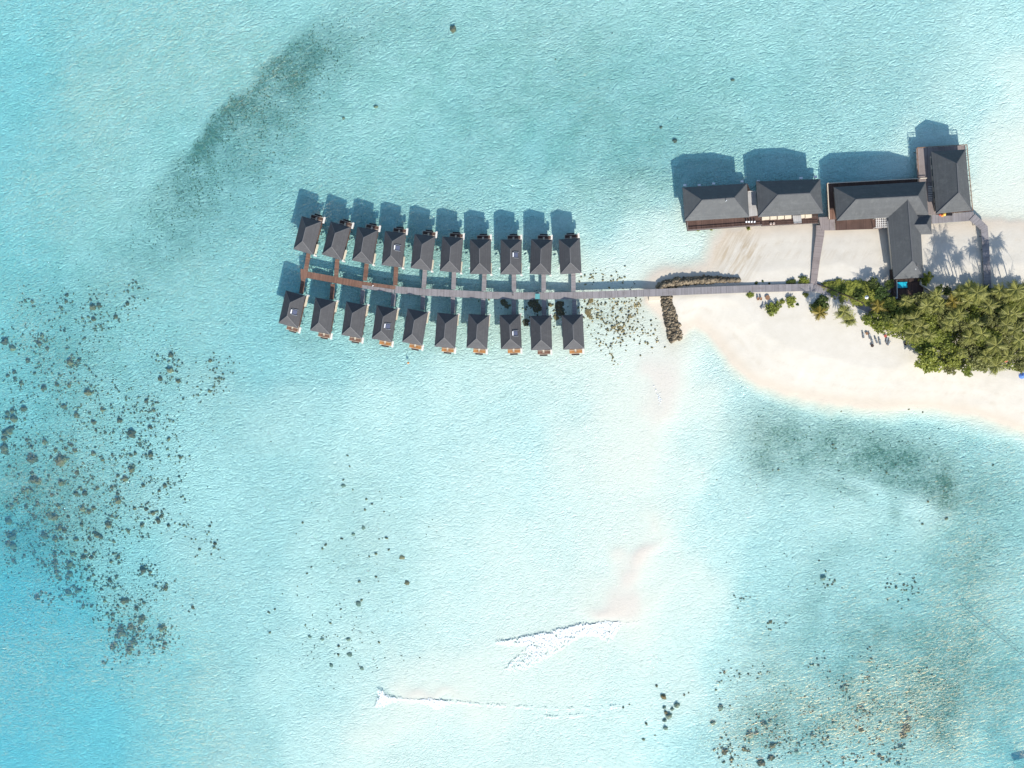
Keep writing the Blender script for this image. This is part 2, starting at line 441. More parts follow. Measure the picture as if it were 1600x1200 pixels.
def ground(x, y):
    """height of sea bed / sand, seagrass density, sand wetness, distance inland"""
    x = np.asarray(x, dtype=float); y = np.asarray(y, dtype=float)
    px, py = to_px(x, y)
    # warp so that tone borders are irregular
    wx = px + (vnoise(px, py, 60, 1) - .5) * 50 + (vnoise(px, py, 22, 2) - .5) * 16
    wy = py + (vnoise(px, py, 60, 3) - .5) * 50 + (vnoise(px, py, 22, 4) - .5) * 16
    num = np.zeros(x.shape); den = np.zeros(x.shape)
    for sx, sy, d in _S:
        w = 1.0 / ((wx - sx) ** 2 + (wy - sy) ** 2 + 45 ** 2) ** 2.2
        num += w * d; den += w
    depth = num / den
    depth = depth * np.clip(1 - gauss_sum(wx, wy, SHOAL), .03, 1)
    far = np.maximum(0, np.hypot(x, y) - 330) * 0.03
    depth = depth + np.minimum(far, 18)
    sd = poly_sd(px, py, _I) / 4.0 + (vnoise(px, py, 14, 5) - .5) * 1.2 + (vnoise(px, py, 40, 6) - .5) * 2.0
    land = np.where(sd > 0, np.minimum(sd * 0.075, 1.15 + 0.15 * vnoise(px, py, 60, 8)), 0)
    # the sand falls off under water from the shoreline
    sl = np.where(py > 500, 0.16, 0.10)
    sea = -np.minimum(depth, np.where(sd < 0, -sd * sl, 0))
    und = (vnoise(x, y, 6, 7) - .5) * .10 * np.clip(depth, 0, 1)
    z = np.where(sd > 0, land, sea - und)
    g = gauss_sum(px, py, GRASS)
    # seagrass meadow top left has a sharp north west edge
    e = (px - 283) * (75 - 232) - (py - 232) * (440 - 283)   # sign of side of the edge line
    side = -e / np.hypot(157, 157) + (vnoise(px, py, 9, 12) - .5) * 8 + (vnoise(px, py, 30, 13) - .5) * 14
    top = (px < 620) & (py < 420)
    g = np.where(top, g * np.clip(side / 20 + .45, 0.03, 1), g)
    g = g - gauss_sum(px, py, BARE) * .5
    g = np.clip(g, 0, 1) * (sd < -1)
    wet = np.where(sd > .5, np.exp(-((sd - .5) / 3.2) ** 2), np.exp(-((sd - .5) / 5.0) ** 2)) * (sd > -12)
    return z, g, wet, sd


def axis(lo, hi, step, far, n=14):
    core = np.arange(lo, hi + step, step)
    g = np.geomspace(step * 2, far, n)
    return np.concatenate([(lo - g)[::-1], core, hi + g])


def grid_mesh(name, xs, ys, mat, zfun, smooth=True):
    X, Y = np.meshgrid(xs, ys)
    z, attrs = zfun(X.ravel(), Y.ravel())
    v = np.stack([X.ravel(), Y.ravel(), z], 1)
    nx, ny = len(xs), len(ys)
    idx = np.arange(nx * ny).reshape(ny, nx)
    f = np.stack([idx[:-1, :-1].ravel(), idx[:-1, 1:].ravel(), idx[1:, 1:].ravel(), idx[1:, :-1].ravel()], 1)
    return v, f, attrs


# --- sand and sea bed material
t = NT('sand')
pos = t.pos()
sp = t.n('ShaderNodeSeparateXYZ', {0: pos})
zz = sp.outputs[2]
wet = t.attr('wet'); veg = t.attr('veg'); streak = t.attr('streak')
n_big = t.noise(0.03, pos, 3, 0.65)
n_mid = t.noise(0.25, pos, 4, 0.65)
n_fine = t.noise(2.6, pos, 2, 0.7)
n_speck = t.noise(1.1, pos, 4, 0.8)
rip = t.noise(1.0, t.mapping(pos, (0.42, 0.80, 1), (0, 0, R(-16))), 2, 0.55, 0.9)
rip2 = t.noise(1.0, t.mapping(pos, (0.95, 1.35, 1), (0, 0, R(-22))), 2, 0.6, 0.7)
dry = t.mix(t.ramp(t.math('ADD', t.math('MULTIPLY', n_mid, .6), t.math('MULTIPLY', n_big, .4)), .35, .7), c4(.62, .565, .465), c4(.70, .645, .545))
under = t.mix(t.ramp(n_mid, .3, .7), c4(.755, .765, .655), c4(.845, .855, .74))
island = t.ramp(zz, -0.05, 0.12)
flm = t.attr('film')
mot = t.noise(0.11, pos, 4, 0.65)
under = t.mix(t.math('MULTIPLY', flm, t.math('ADD', t.math('MULTIPLY', t.ramp(mot, .36, .64), .55), .45)), under, c4(.43, .57, .44))
under = t.mix(t.math('MULTIPLY', t.ramp(zz, -0.95, -0.30), .8), under, c4(.715, .69, .575))
under = t.mix(t.ramp(zz, -0.30, -0.07), under, c4(.685, .625, .535))
base = t.mix(island, under, dry)
base = t.mix(t.math('MULTIPLY', wet, 0.50), base, c4(.60, .49, .36))
# swash lines on the northern beach: fine curved streaks of darker sand
sn = t.noise(1.0, t.mapping(pos, (0.75, 0.07, 1), (0, 0, R(30))), 4, 0.7, 0.6)
base = t.mix(t.math('MULTIPLY', streak, t.ramp(t.mix_f(island, n_speck, sn), .42, .62)), base, c4(.50, .41, .29))
# rubble / weed speckle inside the seagrass
vm = t.math('MULTIPLY', t.math('MULTIPLY', veg, t.math('ADD', t.math('MULTIPLY', t.ramp(mot, .36, .62), .6), .7)), t.math('ADD', t.math('MULTIPLY', t.ramp(n_speck, .32, .66), .90), .32))
base = t.mix(t.math('MINIMUM', vm, .92), base, c4(.085, .165, .10))
# a light algal film on scattered spots of the sea bed
film = t.math('MULTIPLY', t.ramp(t.noise(0.6, pos, 4, .8), .56, .74), t.math('SUBTRACT', 1.0, island))
base = t.mix(t.math('MULTIPLY', film, .35), base, c4(.30, .32, .20))
hh = t.math('ADD', t.math('MULTIPLY', t.crest(rip), .9), t.math('ADD', t.math('MULTIPLY', t.crest(rip2), .65), t.math('MULTIPLY', t.math('SUBTRACT', n_fine, .5), .12)))
amp = t.math('ADD', t.math('MULTIPLY', t.ramp(zz, -0.15, -1.6), .94), t.math('SUBTRACT', .06, t.math('MULTIPLY', island, .03)))
bump = t.n('ShaderNodeBump', {'Height': t.math('MULTIPLY', hh, amp), 'Strength': 1.0, 'Distance': 0.80})
b = t.n('ShaderNodeBsdfPrincipled', {'Base Color': base, 'Roughness': 0.95, 'Specular IOR Level': 0.1, 'Normal': bump.outputs[0]})
t.l(b.outputs[0], t.out.inputs[0])
M['sand'] = t.m


def bed(x, y):
    z, g, w, sd = ground(x, y)
    px, py = to_px(x, y)
    st = np.exp(-(((px - 1150) / 38) ** 2 + ((py - 392) / 48) ** 2) ** 2) * (sd > 0)
    st = st + .30 * np.exp(-(((px - 1320) / 160) ** 2 + ((py - 400) / 8) ** 2))
    fl = np.clip(gauss_sum(px, py, FILM), 0, 1) * np.clip(1 - gauss_sum(px, py, CLEAN), 0, 1)
    st = st + .30 * np.exp(-((sd - 6.5) / .7) ** 2) + .22 * np.exp(-((sd - 10.5) / .5) ** 2)
    st = st + .9 * gauss_sum(px, py, [(945,490,18,14,0,.8),(985,500,22,12,20,.8),(925,480,10,20,0,.9),(965,472,30,8,0,.7),(990,478,12,10,0,.9),(930,435,30,6,0,.6),(970,515,18,8,30,.6)])
    return z, dict(veg=g, wet=w, film=fl, streak=np.clip(st, 0, 1))


xs = axis(-272, 222, STEP, 5000); ys = axis(-222, 172, STEP, 5000)
v, f, at = grid_mesh('seabed', xs, ys, M['sand'], bed)
o = np_mesh('seabed', v, f, M['sand'], smooth=True, attrs=at)
tag(o, 'pale sand sea bed rising into the white beach of the island', kind='structure')

# ------------------------------------------------------------------ water
def curve_pts(pts, z=0): return np.array([[P(a, b, z).x, P(a, b, z).y] for a, b in pts])
# crest lines of the small breaking waves
CRESTS = [([(586,1074),(598,1079),(608,1086),(640,1090),(672,1090),(708,1093),(730,1098),(755,1101)], .05),
          ([(770,1000),(800,996),(850,986),(895,975),(920,972),(945,968),(978,969),(1003,963)], .03),
          ([(800,1110),(880,1106),(960,1100),(990,1098)], .06),
          ([(1010,588),(1019,600),(1026,610),(1033,626),(1034,640)], .08)]


def seg_dist(x, y, pl):
    d = np.full(x.shape, 1e9); s = np.zeros(x.shape)
    for i in range(len(pl) - 1):
        ax, ay = pl[i]; bx, by = pl[i + 1]; ex, ey = bx - ax, by - ay; L = math.hypot(ex, ey)
        tt = np.clip(((x - ax) * ex + (y - ay) * ey) / (L * L), 0, 1)
        qx = x - ax - tt * ex; qy = y - ay - tt * ey; dd = np.hypot(qx, qy)
        cr = (ex * qy - ey * qx) / L
        s = np.where(dd < d, cr, s); d = np.minimum(d, dd)
    return d, s


def wat(x, y):
    z = np.zeros(x.shape)
    near = (np.abs(x) < 260) & (np.abs(y) < 210)
    for pts, h in CRESTS:
        pl = curve_pts(pts)
        k = near & (x > pl[:, 0].min() - 6) & (x < pl[:, 0].max() + 6) & (y > pl[:, 1].min() - 6) & (y < pl[:, 1].max() + 6)
        d, s = seg_dist(x[k], y[k], pl)
        # steep north face, long back to the south
        zz_ = h * np.where(s > 0, np.exp(-(d / .9) ** 2), np.exp(-(d / 2.2) ** 2))
        z[k] = np.maximum(z[k], zz_)
    g, _, _, sd = ground(x, y)
    return z, dict(dep=np.clip(-g, 0, 6))


xs = axis(-272, 222, STEP * 1.5, 5000); ys = axis(-222, 172, STEP * 1.5, 5000)
v, f, at = grid_mesh('w', xs, ys, None, wat)
nx, ny = len(xs), len(ys)
idx = np.arange(nx * ny).reshape(ny, nx)
edge = np.concatenate([idx[0, :], idx[1:, -1], idx[-1, -2::-1], idx[-2:0:-1, 0]])
n0 = len(v); ev = v[edge].copy(); ev[:, 2] = -60
v2 = np.concatenate([v, ev, [[0, 0, -60]]])
k = np.arange(len(edge)); kn = (k + 1) % len(edge)
side = np.stack([edge[k], n0 + k, n0 + kn, edge[kn]], 1)
ctr = n0 + len(edge)
k2 = np.arange(0, len(edge), 1)
bot = np.stack([n0 + (k2 + 1) % len(edge), n0 + k2, np.full(len(k2), ctr)], 1)
dep2 = np.concatenate([at['dep'], np.full(len(edge) + 1, 6.0)])

t = NT('sea_water')
pos = t.pos()
wv1 = t.noise(1.0, t.mapping(pos, (0.22, 0.50, 1), (0, 0, R(-17))), 2, 0.5, 1.2)
wv2 = t.noise(1.0, t.mapping(pos, (0.62, 1.05, 1), (0, 0, R(-22))), 3, 0.6, 0.8)
dep = t.attr('dep')
hgt = t.math('ADD', t.math('MULTIPLY', t.crest(wv1), 1.0), t.math('MULTIPLY', t.crest(wv2), .75))
calm = t.math('ADD', t.math('MULTIPLY', t.ramp(dep, 0.1, 1.9), 0.86), 0.14)
patch = t.math('ADD', t.math('MULTIPLY', t.ramp(t.noise(0.017, pos, 3, .5), .38, .62), .75), .42)
bump = t.n('ShaderNodeBump', {'Height': t.math('MULTIPLY', hgt, t.math('MULTIPLY', calm, patch)), 'Strength': 1.0, 'Distance': WAVE})
tr = t.n('ShaderNodeBsdfTransparent', {'Color': c4(1, 1, 1)})
milk_f = t.math('MULTIPLY', t.ramp(dep, 0.0, 4.5), MILK)
milk = t.n('ShaderNodeBsdfDiffuse', {'Color': c4(.17, .62, .90), 'Normal': bump.outputs[0]})
body = t.n('ShaderNodeMixShader', {0: milk_f, 1: tr, 2: milk})
gl = t.n('ShaderNodeBsdfAnisotropic', {'Color': c4(1, 1, 1), 'Roughness': 0.025, 'Normal': bump.outputs[0]})
gi = t.n('ShaderNodeNewGeometry').outputs['Incoming']
dt = t.n('ShaderNodeVectorMath', {0: gi, 1: bump.outputs[0]}, operation='DOT_PRODUCT').outputs['Value']
ca = t.math('SUBTRACT', 1.0, t.math('ABSOLUTE', dt), clamp=True)
fr = t.math('ADD', t.math('MULTIPLY', t.math('POWER', ca, 5.0), 0.98), 0.009)
surf = t.n('ShaderNodeMixShader', {0: fr, 1: body, 2: gl})
t.l(surf.outputs[0], t.out.inputs[0])
SIG = (0.128, 0.025, 0.0132)
dn = max(SIG)
ab = t.n('ShaderNodeVolumeAbsorption', {'Color': c4(*[1 - s / dn for s in SIG]), 'Density': dn})
t.l(ab.outputs[0], t.out.inputs[1])
M['water'] = t.m

me = bpy.data.meshes.new('sea_water')
allf = [tuple(q) for q in f.tolist()] + [tuple(q) for q in side.tolist()] + [tuple(q) for q in bot.tolist()]
me.from_pydata(v2.tolist(), [], allf)
me.polygons.foreach_set('use_smooth', [True] * len(me.polygons))
a_ = me.attributes.new('dep', 'FLOAT', 'POINT'); a_.data.foreach_set('value', dep2.astype(np.float32))
me.materials.append(M['water']); me.update()
o = bpy.data.objects.new('sea_water', me); COL.objects.link(o)
tag(o, 'clear turquoise lagoon water with fine wind ripples', kind='structure')

# foam of the breaking waves: lumps of white froth lying on the surface
t = NT('foam'); b = t.bsdf(t.mix(t.noise(1.5, t.pos(), 4, .7), c4(.80, .84, .86), c4(.93, .94, .95)), .9, bump=t.noise(2.5, t.pos(), 5, .8), strength=.5, dist=.1)
M['foam'] = t.m
FOAM = [([(588,1076),(600,1079),(606,1087),(640,1091),(672,1091),(708,1094),(713,1097),(700,1103),(690,1108),(681,1112),(668,1104),(650,1098),(628,1097),(610,1100),(602,1106),(583,1108),(586,1098),(589,1090)], .44, .35),
        ([(760,1004),(800,997),(850,987),(895,976),(920,973),(945,969),(976,970),(969,986),(957,1002),(950,1006),(936,1000),(920,996),(905,1000),(885,1015),(860,1030),(830,1046),(800,1055),(780,1050),(800,1030),(820,1012),(790,1012)], .50, .45),
        ([(975,973),(990,972),(1003,970),(1002,974),(990,976),(976,977)], .45, .4),
        ([(845,1121),(900,1118),(968,1115),(968,1118),(900,1123),(850,1127)], .52, .4),
        ([(712,1094),(740,1099),(790,1103),(860,1108),(930,1108),(990,1104),(990,1106.5),(930,1111),(860,1111),(790,1106.5),(740,1104),(712,1100)], .40, .2),
        ([(1018,599),(1022,602),(1030,612),(1034,624),(1035,636),(1030,636),(1028,626),(1024,614),(1020,606)], .38, .2)]
SHAPES = ['white foam of the small breaking wave with a curled left end near the bottom edge',
          'wide lacy foam sheet of the wave breaking over the submerged sandbar',
          'short foam streak at the right end of the sandbar wave',
          'thin straight foam line of the spent wave right of the bottom breaker',
          'long thin foam thread trailing right from the bottom breaker', 'small slanting foam streak off the tip of the stone groyne']
for (poly, thr, lace), lab in zip(FOAM, SHAPES):
    st = 0.28
    q = np.array([[P(a, b, .1).x, P(a, b, .1).y] for a, b in poly])
    gx = np.arange(q[:, 0].min() - 1, q[:, 0].max() + 1, st); gy = np.arange(q[:, 1].min() - 1, q[:, 1].max() + 1, st)
    X, Y = np.meshgrid(gx, gy)
    sdv = poly_sd(X, Y, q)
    n = .38 * vnoise(X, Y, 2.4, 31) + .34 * vnoise(X, Y, .9, 32) + .28 * vnoise(X, Y, .5, 33)
    dn_ = np.full(X.shape, 99.0)
    for cp, _h in CRESTS: dn_ = np.minimum(dn_, seg_dist(X.ravel(), Y.ravel(), curve_pts(cp))[0].reshape(X.shape))
    on = (np.clip(sdv / 2.4 - .1, -.6, .30) + n) > thr + lace * .22 * np.clip((dn_ - 1.5) / 8, 0, 1.2)
    wz, _ = wat(X.ravel(), Y.ravel()); wz = wz.reshape(X.shape)
    Z = wz + .012 + .035 * vnoise(X, Y, 1.0, 34) * np.clip(sdv + .3, .1, 1)
    ny, nx = X.shape
    idx = np.arange(nx * ny).reshape(ny, nx)
    c = on[:-1, :-1] & on[1:, 1:] & on[:-1, 1:] & on[1:, :-1]
    ff = np.stack([idx[:-1, :-1][c], idx[:-1, 1:][c], idx[1:, 1:][c], idx[1:, :-1][c]], 1)
    cd = dn_[:-1, :-1][c]
    sdc = sdv[:-1, :-1][c]
    ff = ff[rng.random(len(ff)) < np.clip(.22 + sdc / 1.8, 0, 1) * np.clip(.88 - .6 * lace * cd / 7, .25, 1) * np.clip(.40 + cd / 1.8, 0, 1)]
    used = np.unique(ff); rem = np.full(nx * ny, -1); rem[used] = np.arange(len(used))
    o = np_mesh('wave_foam', np.stack([X.ravel(), Y.ravel(), Z.ravel()], 1)[used], rem[ff], M['foam'], smooth=True)
    tag(o, lab, 'foam', 'foam of the small breaking waves', kind='stuff')

# ------------------------------------------------------------------ lumps: corals, rubble, boulders
def lump_geo(seed, n=10, k=5, rough=.35, flat=.55):
    """irregular rounded boulder, radius about 1, closed"""
    r = random.Random(seed); off = Vector((r.random() * 50, r.random() * 50, r.random() * 50))
    vs = []; fs = []
    for i in range(k + 1):
        th = math.pi * (0.02 + .96 * i / k)
        for j in range(n):
            ph = 2 * math.pi * (j + .5 * (i % 2)) / n
            d = Vector((math.sin(th) * math.cos(ph), math.sin(th) * math.sin(ph), math.cos(th)))
            rr = 1 + rough * (mnoise.noise(d * 1.7 + off) + .6 * mnoise.noise(d * 4.1 + off))
            vs.append((d.x * rr, d.y * rr, d.z * rr * flat))
    for i in range(k):
        for j in range(n):
            q = (j + 1) % n
            fs.append((i * n + j, (i + 1) * n + j, (i + 1) * n + q, i * n + q))
    return np.array(vs), np.array(fs)


def scatter_lumps(name, pts, rad, mat, zoff=0.1, flat=.55, variants=6, n=7, k=4, rough=.4, seed=3):
    """many lumps as one mesh: pts Nx3, rad N"""
    rr = np.random.default_rng(seed)
    V = []; F = []; T = []; off = 0
    geo = [lump_geo(100 * seed + i, n, k, rough, flat) for i in range(variants)]
    pick = rr.integers(0, variants, len(pts)); ang = rr.random(len(pts)) * 6.283; el = .75 + rr.random(len(pts)) * .6
    tint = rr.random(len(pts))
    for i in range(len(pts)):
        gv, gf = geo[pick[i]]
        c, s = math.cos(ang[i]), math.sin(ang[i])
        x = gv[:, 0] * el[i]; y = gv[:, 1] / el[i]
        vv = np.stack([(x * c - y * s), (x * s + y * c), gv[:, 2]], 1) * rad[i] + pts[i] + np.array([0, 0, zoff * rad[i]])
        V.append(vv); F.append(gf + off); T.append(np.full(len(vv), tint[i])); off += len(vv)
    return np_mesh(name, np.concatenate(V), np.concatenate(F), mat, smooth=False, attrs=dict(tint=np.concatenate(T)))
# corals: crop origin x, y, zoom, then x, y, radius in that crop
C = []
def crop(ox, oy, s, lst, k=0): C.extend([(ox + a / s, oy + b / s, r / s, k) for a, b, r in lst])
crop(0,420,4,[(145,205,12),(185,205,14),(405,165,16),(400,200,14),(375,245,12),(570,238,22),(610,228,20),(555,190,10),(797,102,9),(847,90,10),(825,175,9),(788,218,16),(575,315,18),(505,310,12),(715,300,16),(540,300,10),(590,360,10),(620,355,10),(665,330,9),(388,390,12),(290,325,8),(15,455,26),(62,497,20),(245,418,18),(230,470,22),(280,498,16),(265,458,10),(125,412,10),(205,455,10),(405,500,11),(520,435,12),(155,575,20),(225,592,12),(425,588,24),(460,600,14),(480,570,14),(290,630,9),(355,665,12),(70,648,18),(75,690,14),(30,670,16),(200,655,14),(115,720,18),(258,748,26),(345,727,18),(420,732,18),(540,775,22),(560,735,11),(590,765,9),(455,688,11),(548,630,12),(1063,538,22),(1048,580,11),(1083,600,9),(1060,635,22),(1035,625,10),(977,542,12),(995,688,18),(1108,705,18),(1308,575,14),(1420,588,7),(1330,740,11),(1303,765,14),(1235,790,11),(1395,690,9),(1340,685,8),(905,828,16),(920,800,9),(950,850,11),(955,885,16),(845,885,8),(880,890,9),(740,950,20),(735,930,11),(632,885,18),(685,853,10),(547,903,9),(465,915,24),(387,862,18),(575,962,22),(590,1012,14),(815,1032,34),(865,1070,12),(650,1028,12),(700,1025,12),(935,992,20),(1078,955,10),(1038,990,9),(1050,1065,16),(960,990,8),(865,1100,10),(135,878,20),(65,830,8),(125,830,9),(60,890,20),(30,905,18),(70,940,24),(138,945,13),(25,935,18),(45,1020,30),(15,1030,22),(60,1000,16),(10,1065,20),(10,1125,26),(75,1112,12),(150,1075,16),(180,1115,16),(265,1085,22),(370,1075,12),(435,1105,18),(460,1140,16),(335,1135,16),(400,1130,14),(575,1160,20),(810,1168,16),(838,1155,14),(935,1165,20),(905,1165,12),(1123,1180,14),(690,1165,12),(925,1110,9),(1045,1130,8),(1140,815,9),(735,770,10),(715,745,10),(780,820,10)])
crop(0,700,4,[(185,75,30),(205,65,20),(365,85,36),(390,75,24),(305,60,14),(40,122,14),(10,25,26),(100,172,12),(195,205,30),(225,215,22),(185,165,18),(288,180,12),(125,272,18),(150,268,18),(178,268,16),(370,222,20),(395,215,12),(465,290,20),(495,255,14),(520,285,22),(470,160,18),(475,130,12),(555,175,11),(600,255,16),(690,248,16),(710,243,12),(730,175,14),(775,195,20),(815,135,22),(825,110,12),(730,330,26),(725,290,14),(680,352,12),(835,380,14),(890,235,16),(1025,237,18),(990,270,14),(1045,215,10),(1115,180,10),(1140,303,9),(935,182,9),(635,75,14),(715,75,12),(310,300,16),(345,362,16),(355,372,16),(155,318,14),(140,375,18),(75,335,20),(90,350,14),(50,372,22),(20,375,16),(215,350,16),(205,370,12),(180,430,16),(200,445,14),(300,440,26),(325,440,24),(275,425,14),(240,468,16),(415,435,14),(25,470,26),(85,495,11),(145,480,14),(150,500,10),(120,495,10),(510,385,20),(545,400,18),(575,380,18),(650,415,9),(670,485,22),(500,485,16),(690,430,12),(720,440,12),(910,385,16),(950,410,20),(985,455,24),(1005,430,14),(880,485,18),(1048,487,14),(1145,485,12),(795,525,18),(755,517,10),(600,550,26),(620,560,18),(575,535,12),(360,505,20),(390,522,20),(340,520,14),(250,555,24),(265,570,18),(45,565,26),(15,550,18),(55,535,14),(325,578,20),(365,575,18),(465,575,20),(548,568,14),(700,588,16),(885,560,12),(50,625,28),(20,610,20),(60,655,14),(162,618,10),(217,628,10),(120,685,14),(175,665,8),(315,665,16),(320,690,14),(365,668,16),(435,672,20),(450,660,12),(525,650,16),(510,690,20),(560,690,20),(575,665,14),(700,665,14),(730,685,16),(685,715,14),(735,725,12),(55,722,18),(8,735,10),(205,715,14),(235,730,16),(250,750,14),(320,730,24),(320,760,18),(325,790,22),(330,820,18),(345,840,16),(415,735,20),(405,760,18),(410,800,22),(398,835,18),(440,745,14),(545,750,16),(520,770,14),(570,800,14),(540,830,16),(575,862,11),(675,835,20),(665,865,12),(715,820,11),(885,765,24),(880,785,14),(895,745,12),(932,778,14),(710,880,12),(620,890,14),(965,870,14),(1030,880,20),(1035,855,12),(195,955,24),(222,920,16),(282,932,12),(400,922,24),(435,885,14),(455,905,20),(475,905,14),(345,945,11),(360,965,10),(495,1008,18),(470,978,12),(550,1003,14),(590,995,12),(640,965,14),(760,965,26),(785,955,18),(725,995,14),(840,1010,22),(890,975,14),(655,1045,16),(690,1050,16),(690,1085,16),(875,1080,22),(885,1060,16),(860,1100,16),(830,1070,12),(735,1135,24),(800,1130,24),(855,1150,18),(740,1165,28),(665,1150,16),(705,1190,18),(1000,1135,26),(1025,1150,12),(1025,1130,12),(1340,600,16),(1335,625,12),(1245,635,12),(1200,1000,16),(1310,490,11),(820,1145,16),(840,1185,14),(780,1180,14)])
crop(0,900,4,[(685,460,28),(700,440,18),(815,430,22),(800,460,22),(790,490,20),(855,490,14),(840,385,16),(820,410,18),(765,445,12),(745,505,10),(720,400,16),(1020,430,18),(1010,460,14),(975,412,14),(985,450,11),(940,400,14),(945,450,9),(620,558,14),(1085,430,7),(592,292,8)])
crop(400,700,4,[(572,48,10),(585,115,10),(543,235,18),(545,200,10),(605,262,8),(690,320,12),(725,350,10),(680,385,12),(800,398,8),(290,467,12),(672,500,18),(608,540,18),(535,567,12),(770,568,8),(815,562,14),(830,635,12),(750,660,14),(708,678,10),(915,683,26),(945,842,22),(435,605,14),(415,630,12),(345,745,10),(318,785,12),(750,805,12),(645,835,14),(640,972,22),(660,950,14),(530,1008,12),(115,1010,12),(78,1030,14),(85,1155,12),(465,1095,12),(308,1107,10),(335,1180,18),(580,1195,22),(415,1195,16)],1)
crop(400,900,4,[(517,437,14),(588,490,24),(770,413,12),(470,558,20),(660,575,18),(515,490,14)],1)
crop(800,900,4,[(1425,142,7),(1327,602,14),(1422,614,12),(1543,610,10),(1275,712,12),(903,683,14),(945,750,20),(1075,740,12),(1103,727,8),(695,818,11),(733,800,9),(950,820,18),(980,870,26),(1030,805,22),(955,900,20),(960,950,20),(960,850,20),(1000,830,18),(1305,820,26),(1255,918,20),(1580,930,24),(838,920,14),(822,1020,14),(893,995,8),(1330,1100,26),(1345,1090,16),(1450,1085,22),(1490,1000,28),(1530,990,24),(1560,1170,30),(1375,1145,18),(1325,1165,14),(1265,1090,16),(1530,870,10),(1365,1060,10)],2)
crop(1200,900,4,[(345,12,22),(375,60,12),(805,72,14),(853,57,12),(925,44,11),(15,290,16),(38,298,9),(318,562,14),(650,522,12),(637,658,9),(262,825,12),(465,705,20),(490,690,16),(590,830,22),(560,855,16),(610,850,14),(705,920,14),(690,965,12),(585,970,20),(555,950,14),(15,910,18),(30,1065,22),(20,1140,28),(280,1003,20),(328,990,11),(380,1013,12),(340,1050,14),(180,1100,22),(870,960,34),(885,900,22),(850,1000,24),(830,1070,20),(870,860,18),(700,1130,20),(720,1150,18),(475,1145,18),(555,1165,16),(75,1010,12),(130,1020,9),(385,1175,12),(820,1180,16),(410,920,14),(1000,580,10),(640,1060,12),(800,1090,14),(185,1050,10)],2)
crop(1200,620,4,[(405,298,9),(423,324,7),(743,475,9),(643,463,6),(443,463,6),(65,455,8),(30,458,6),(1410,428,8),(1115,762,12),(965,795,9),(1000,655,9),(685,612,5),(875,77,6),(962,95,6),(455,90,6),(413,690,5)],3)
crop(600,0,4,[(430,180,20),(1072,367,6),(1427,204,5)],4)
crop(0,0,1,[(1145,124,3),(1055,219,4),(1033,198,3),(587,166,3.5),(536,184,3)],4)
crop(900,400,5.714,[(200,440,20),(330,465,24),(350,520,14),(450,410,14),(530,445,34),(560,420,20),(480,540,30),(390,640,40),(330,640,25),(420,670,25),(500,660,16),(115,490,40),(130,550,30),(230,560,24),(120,400,20),(335,380,20),(590,700,8),(645,685,6),(220,762,14),(360,768,10),(405,745,8),(345,940,14),(718,770,12),(300,850,6),(145,190,20),(390,195,18),(240,190,14)],5)
crop(670,400,6.154,[(720,450,45),(1000,460,60),(1040,500,50),(1250,480,50),(1270,540,45),(1230,590,35),(940,640,40),(1170,470,25),(1560,430,25),(1530,540,35),(750,480,25)],6)
C.sort(key=lambda c: -c[2])

protos = []
for i in range(9):
    # a head is two or three fused lobes
    r = random.Random(i + 40)
    V = []; F = []; off = 0
    for j in range(1 if i < 3 else 2 + i % 3):
        gv, gf = lump_geo(i * 10 + j, 16, 9, .50, .75)
        s = 1.0 if j == 0 else r.uniform(.45, .75)
        a = r.random() * 6.28; dd = 0 if j == 0 else r.uniform(.5, .8)
        V.append(gv * s * (1 if i < 3 else .8) + np.array([math.cos(a) * dd, math.sin(a) * dd, -.05 * j])); F.append(gf + off); off += len(gv)
    V = np.concatenate(V); F = np.concatenate(F)
    me_o = np_mesh('coral_head', V, F, M['coral'], smooth=True, attrs=dict(tint=np.full(len(V), .3)))
    me = me_o.data; bpy.data.objects.remove(me_o); protos.append(me)
pale = [p.copy() for p in protos]
for g_ in pale: g_.materials.clear(); g_.materials.append(M['coral_pale'])
gold = [p.copy() for p in protos]
for g_ in gold: g_.materials.clear(); g_.materials.append(M['coral_gold'])
xy = np.array([[P(c[0], c[1], -1).x, P(c[0], c[1], -1).y] for c in C])
zb = ground(xy[:, 0], xy[:, 1])[0]
ZL = {0: ('dark brown coral head in the dense coral field off the left edge', 'coral heads of the left reef'),
      1: ('small greenish coral head in the loose scatter left of the bottom breaker', 'coral heads scattered on the pale middle sand'),
      2: ('dark coral head on the blue green flat in the lower right', 'coral heads of the lower right flat'),
      3: ('tiny dark coral head in the seagrass below the curved beach', 'coral heads in the seagrass below the beach'),
      4: ('lone dark coral head on the open sand north of the villas', 'lone coral heads north of the villas'),
      5: ('golden brown coral patch in the shallows between the last villas and the groyne', 'coral patches beside the groyne'),
      6: ('dark coral patch in the shade between the jetty and the south row', 'coral patches in the shade of the south row')}
SPECIAL = {(203.75, 678): 'largest round coral head of the left reef, brown, alone on clear sand',
           (265.75, 554.5): 'round dark coral head standing alone at the upper right of the left reef',
           (628.75, 870.75): 'round golden coral head, biggest on the pale middle sand',
           (636.25, 910.5): 'dark coral head just below the golden one on the pale middle sand',
           (250, 983.75): 'large golden topped coral head right of the reef tail',
           (48.75, 938.75): 'greenish coral head on the deep blue sand left of the reef tail',
           (707.5, 45): 'brown coral head near the top edge, middle of the photo',
           (1286.25, 903): 'dark coral head topping the lower right flat, a small one at its foot'}
rest = []
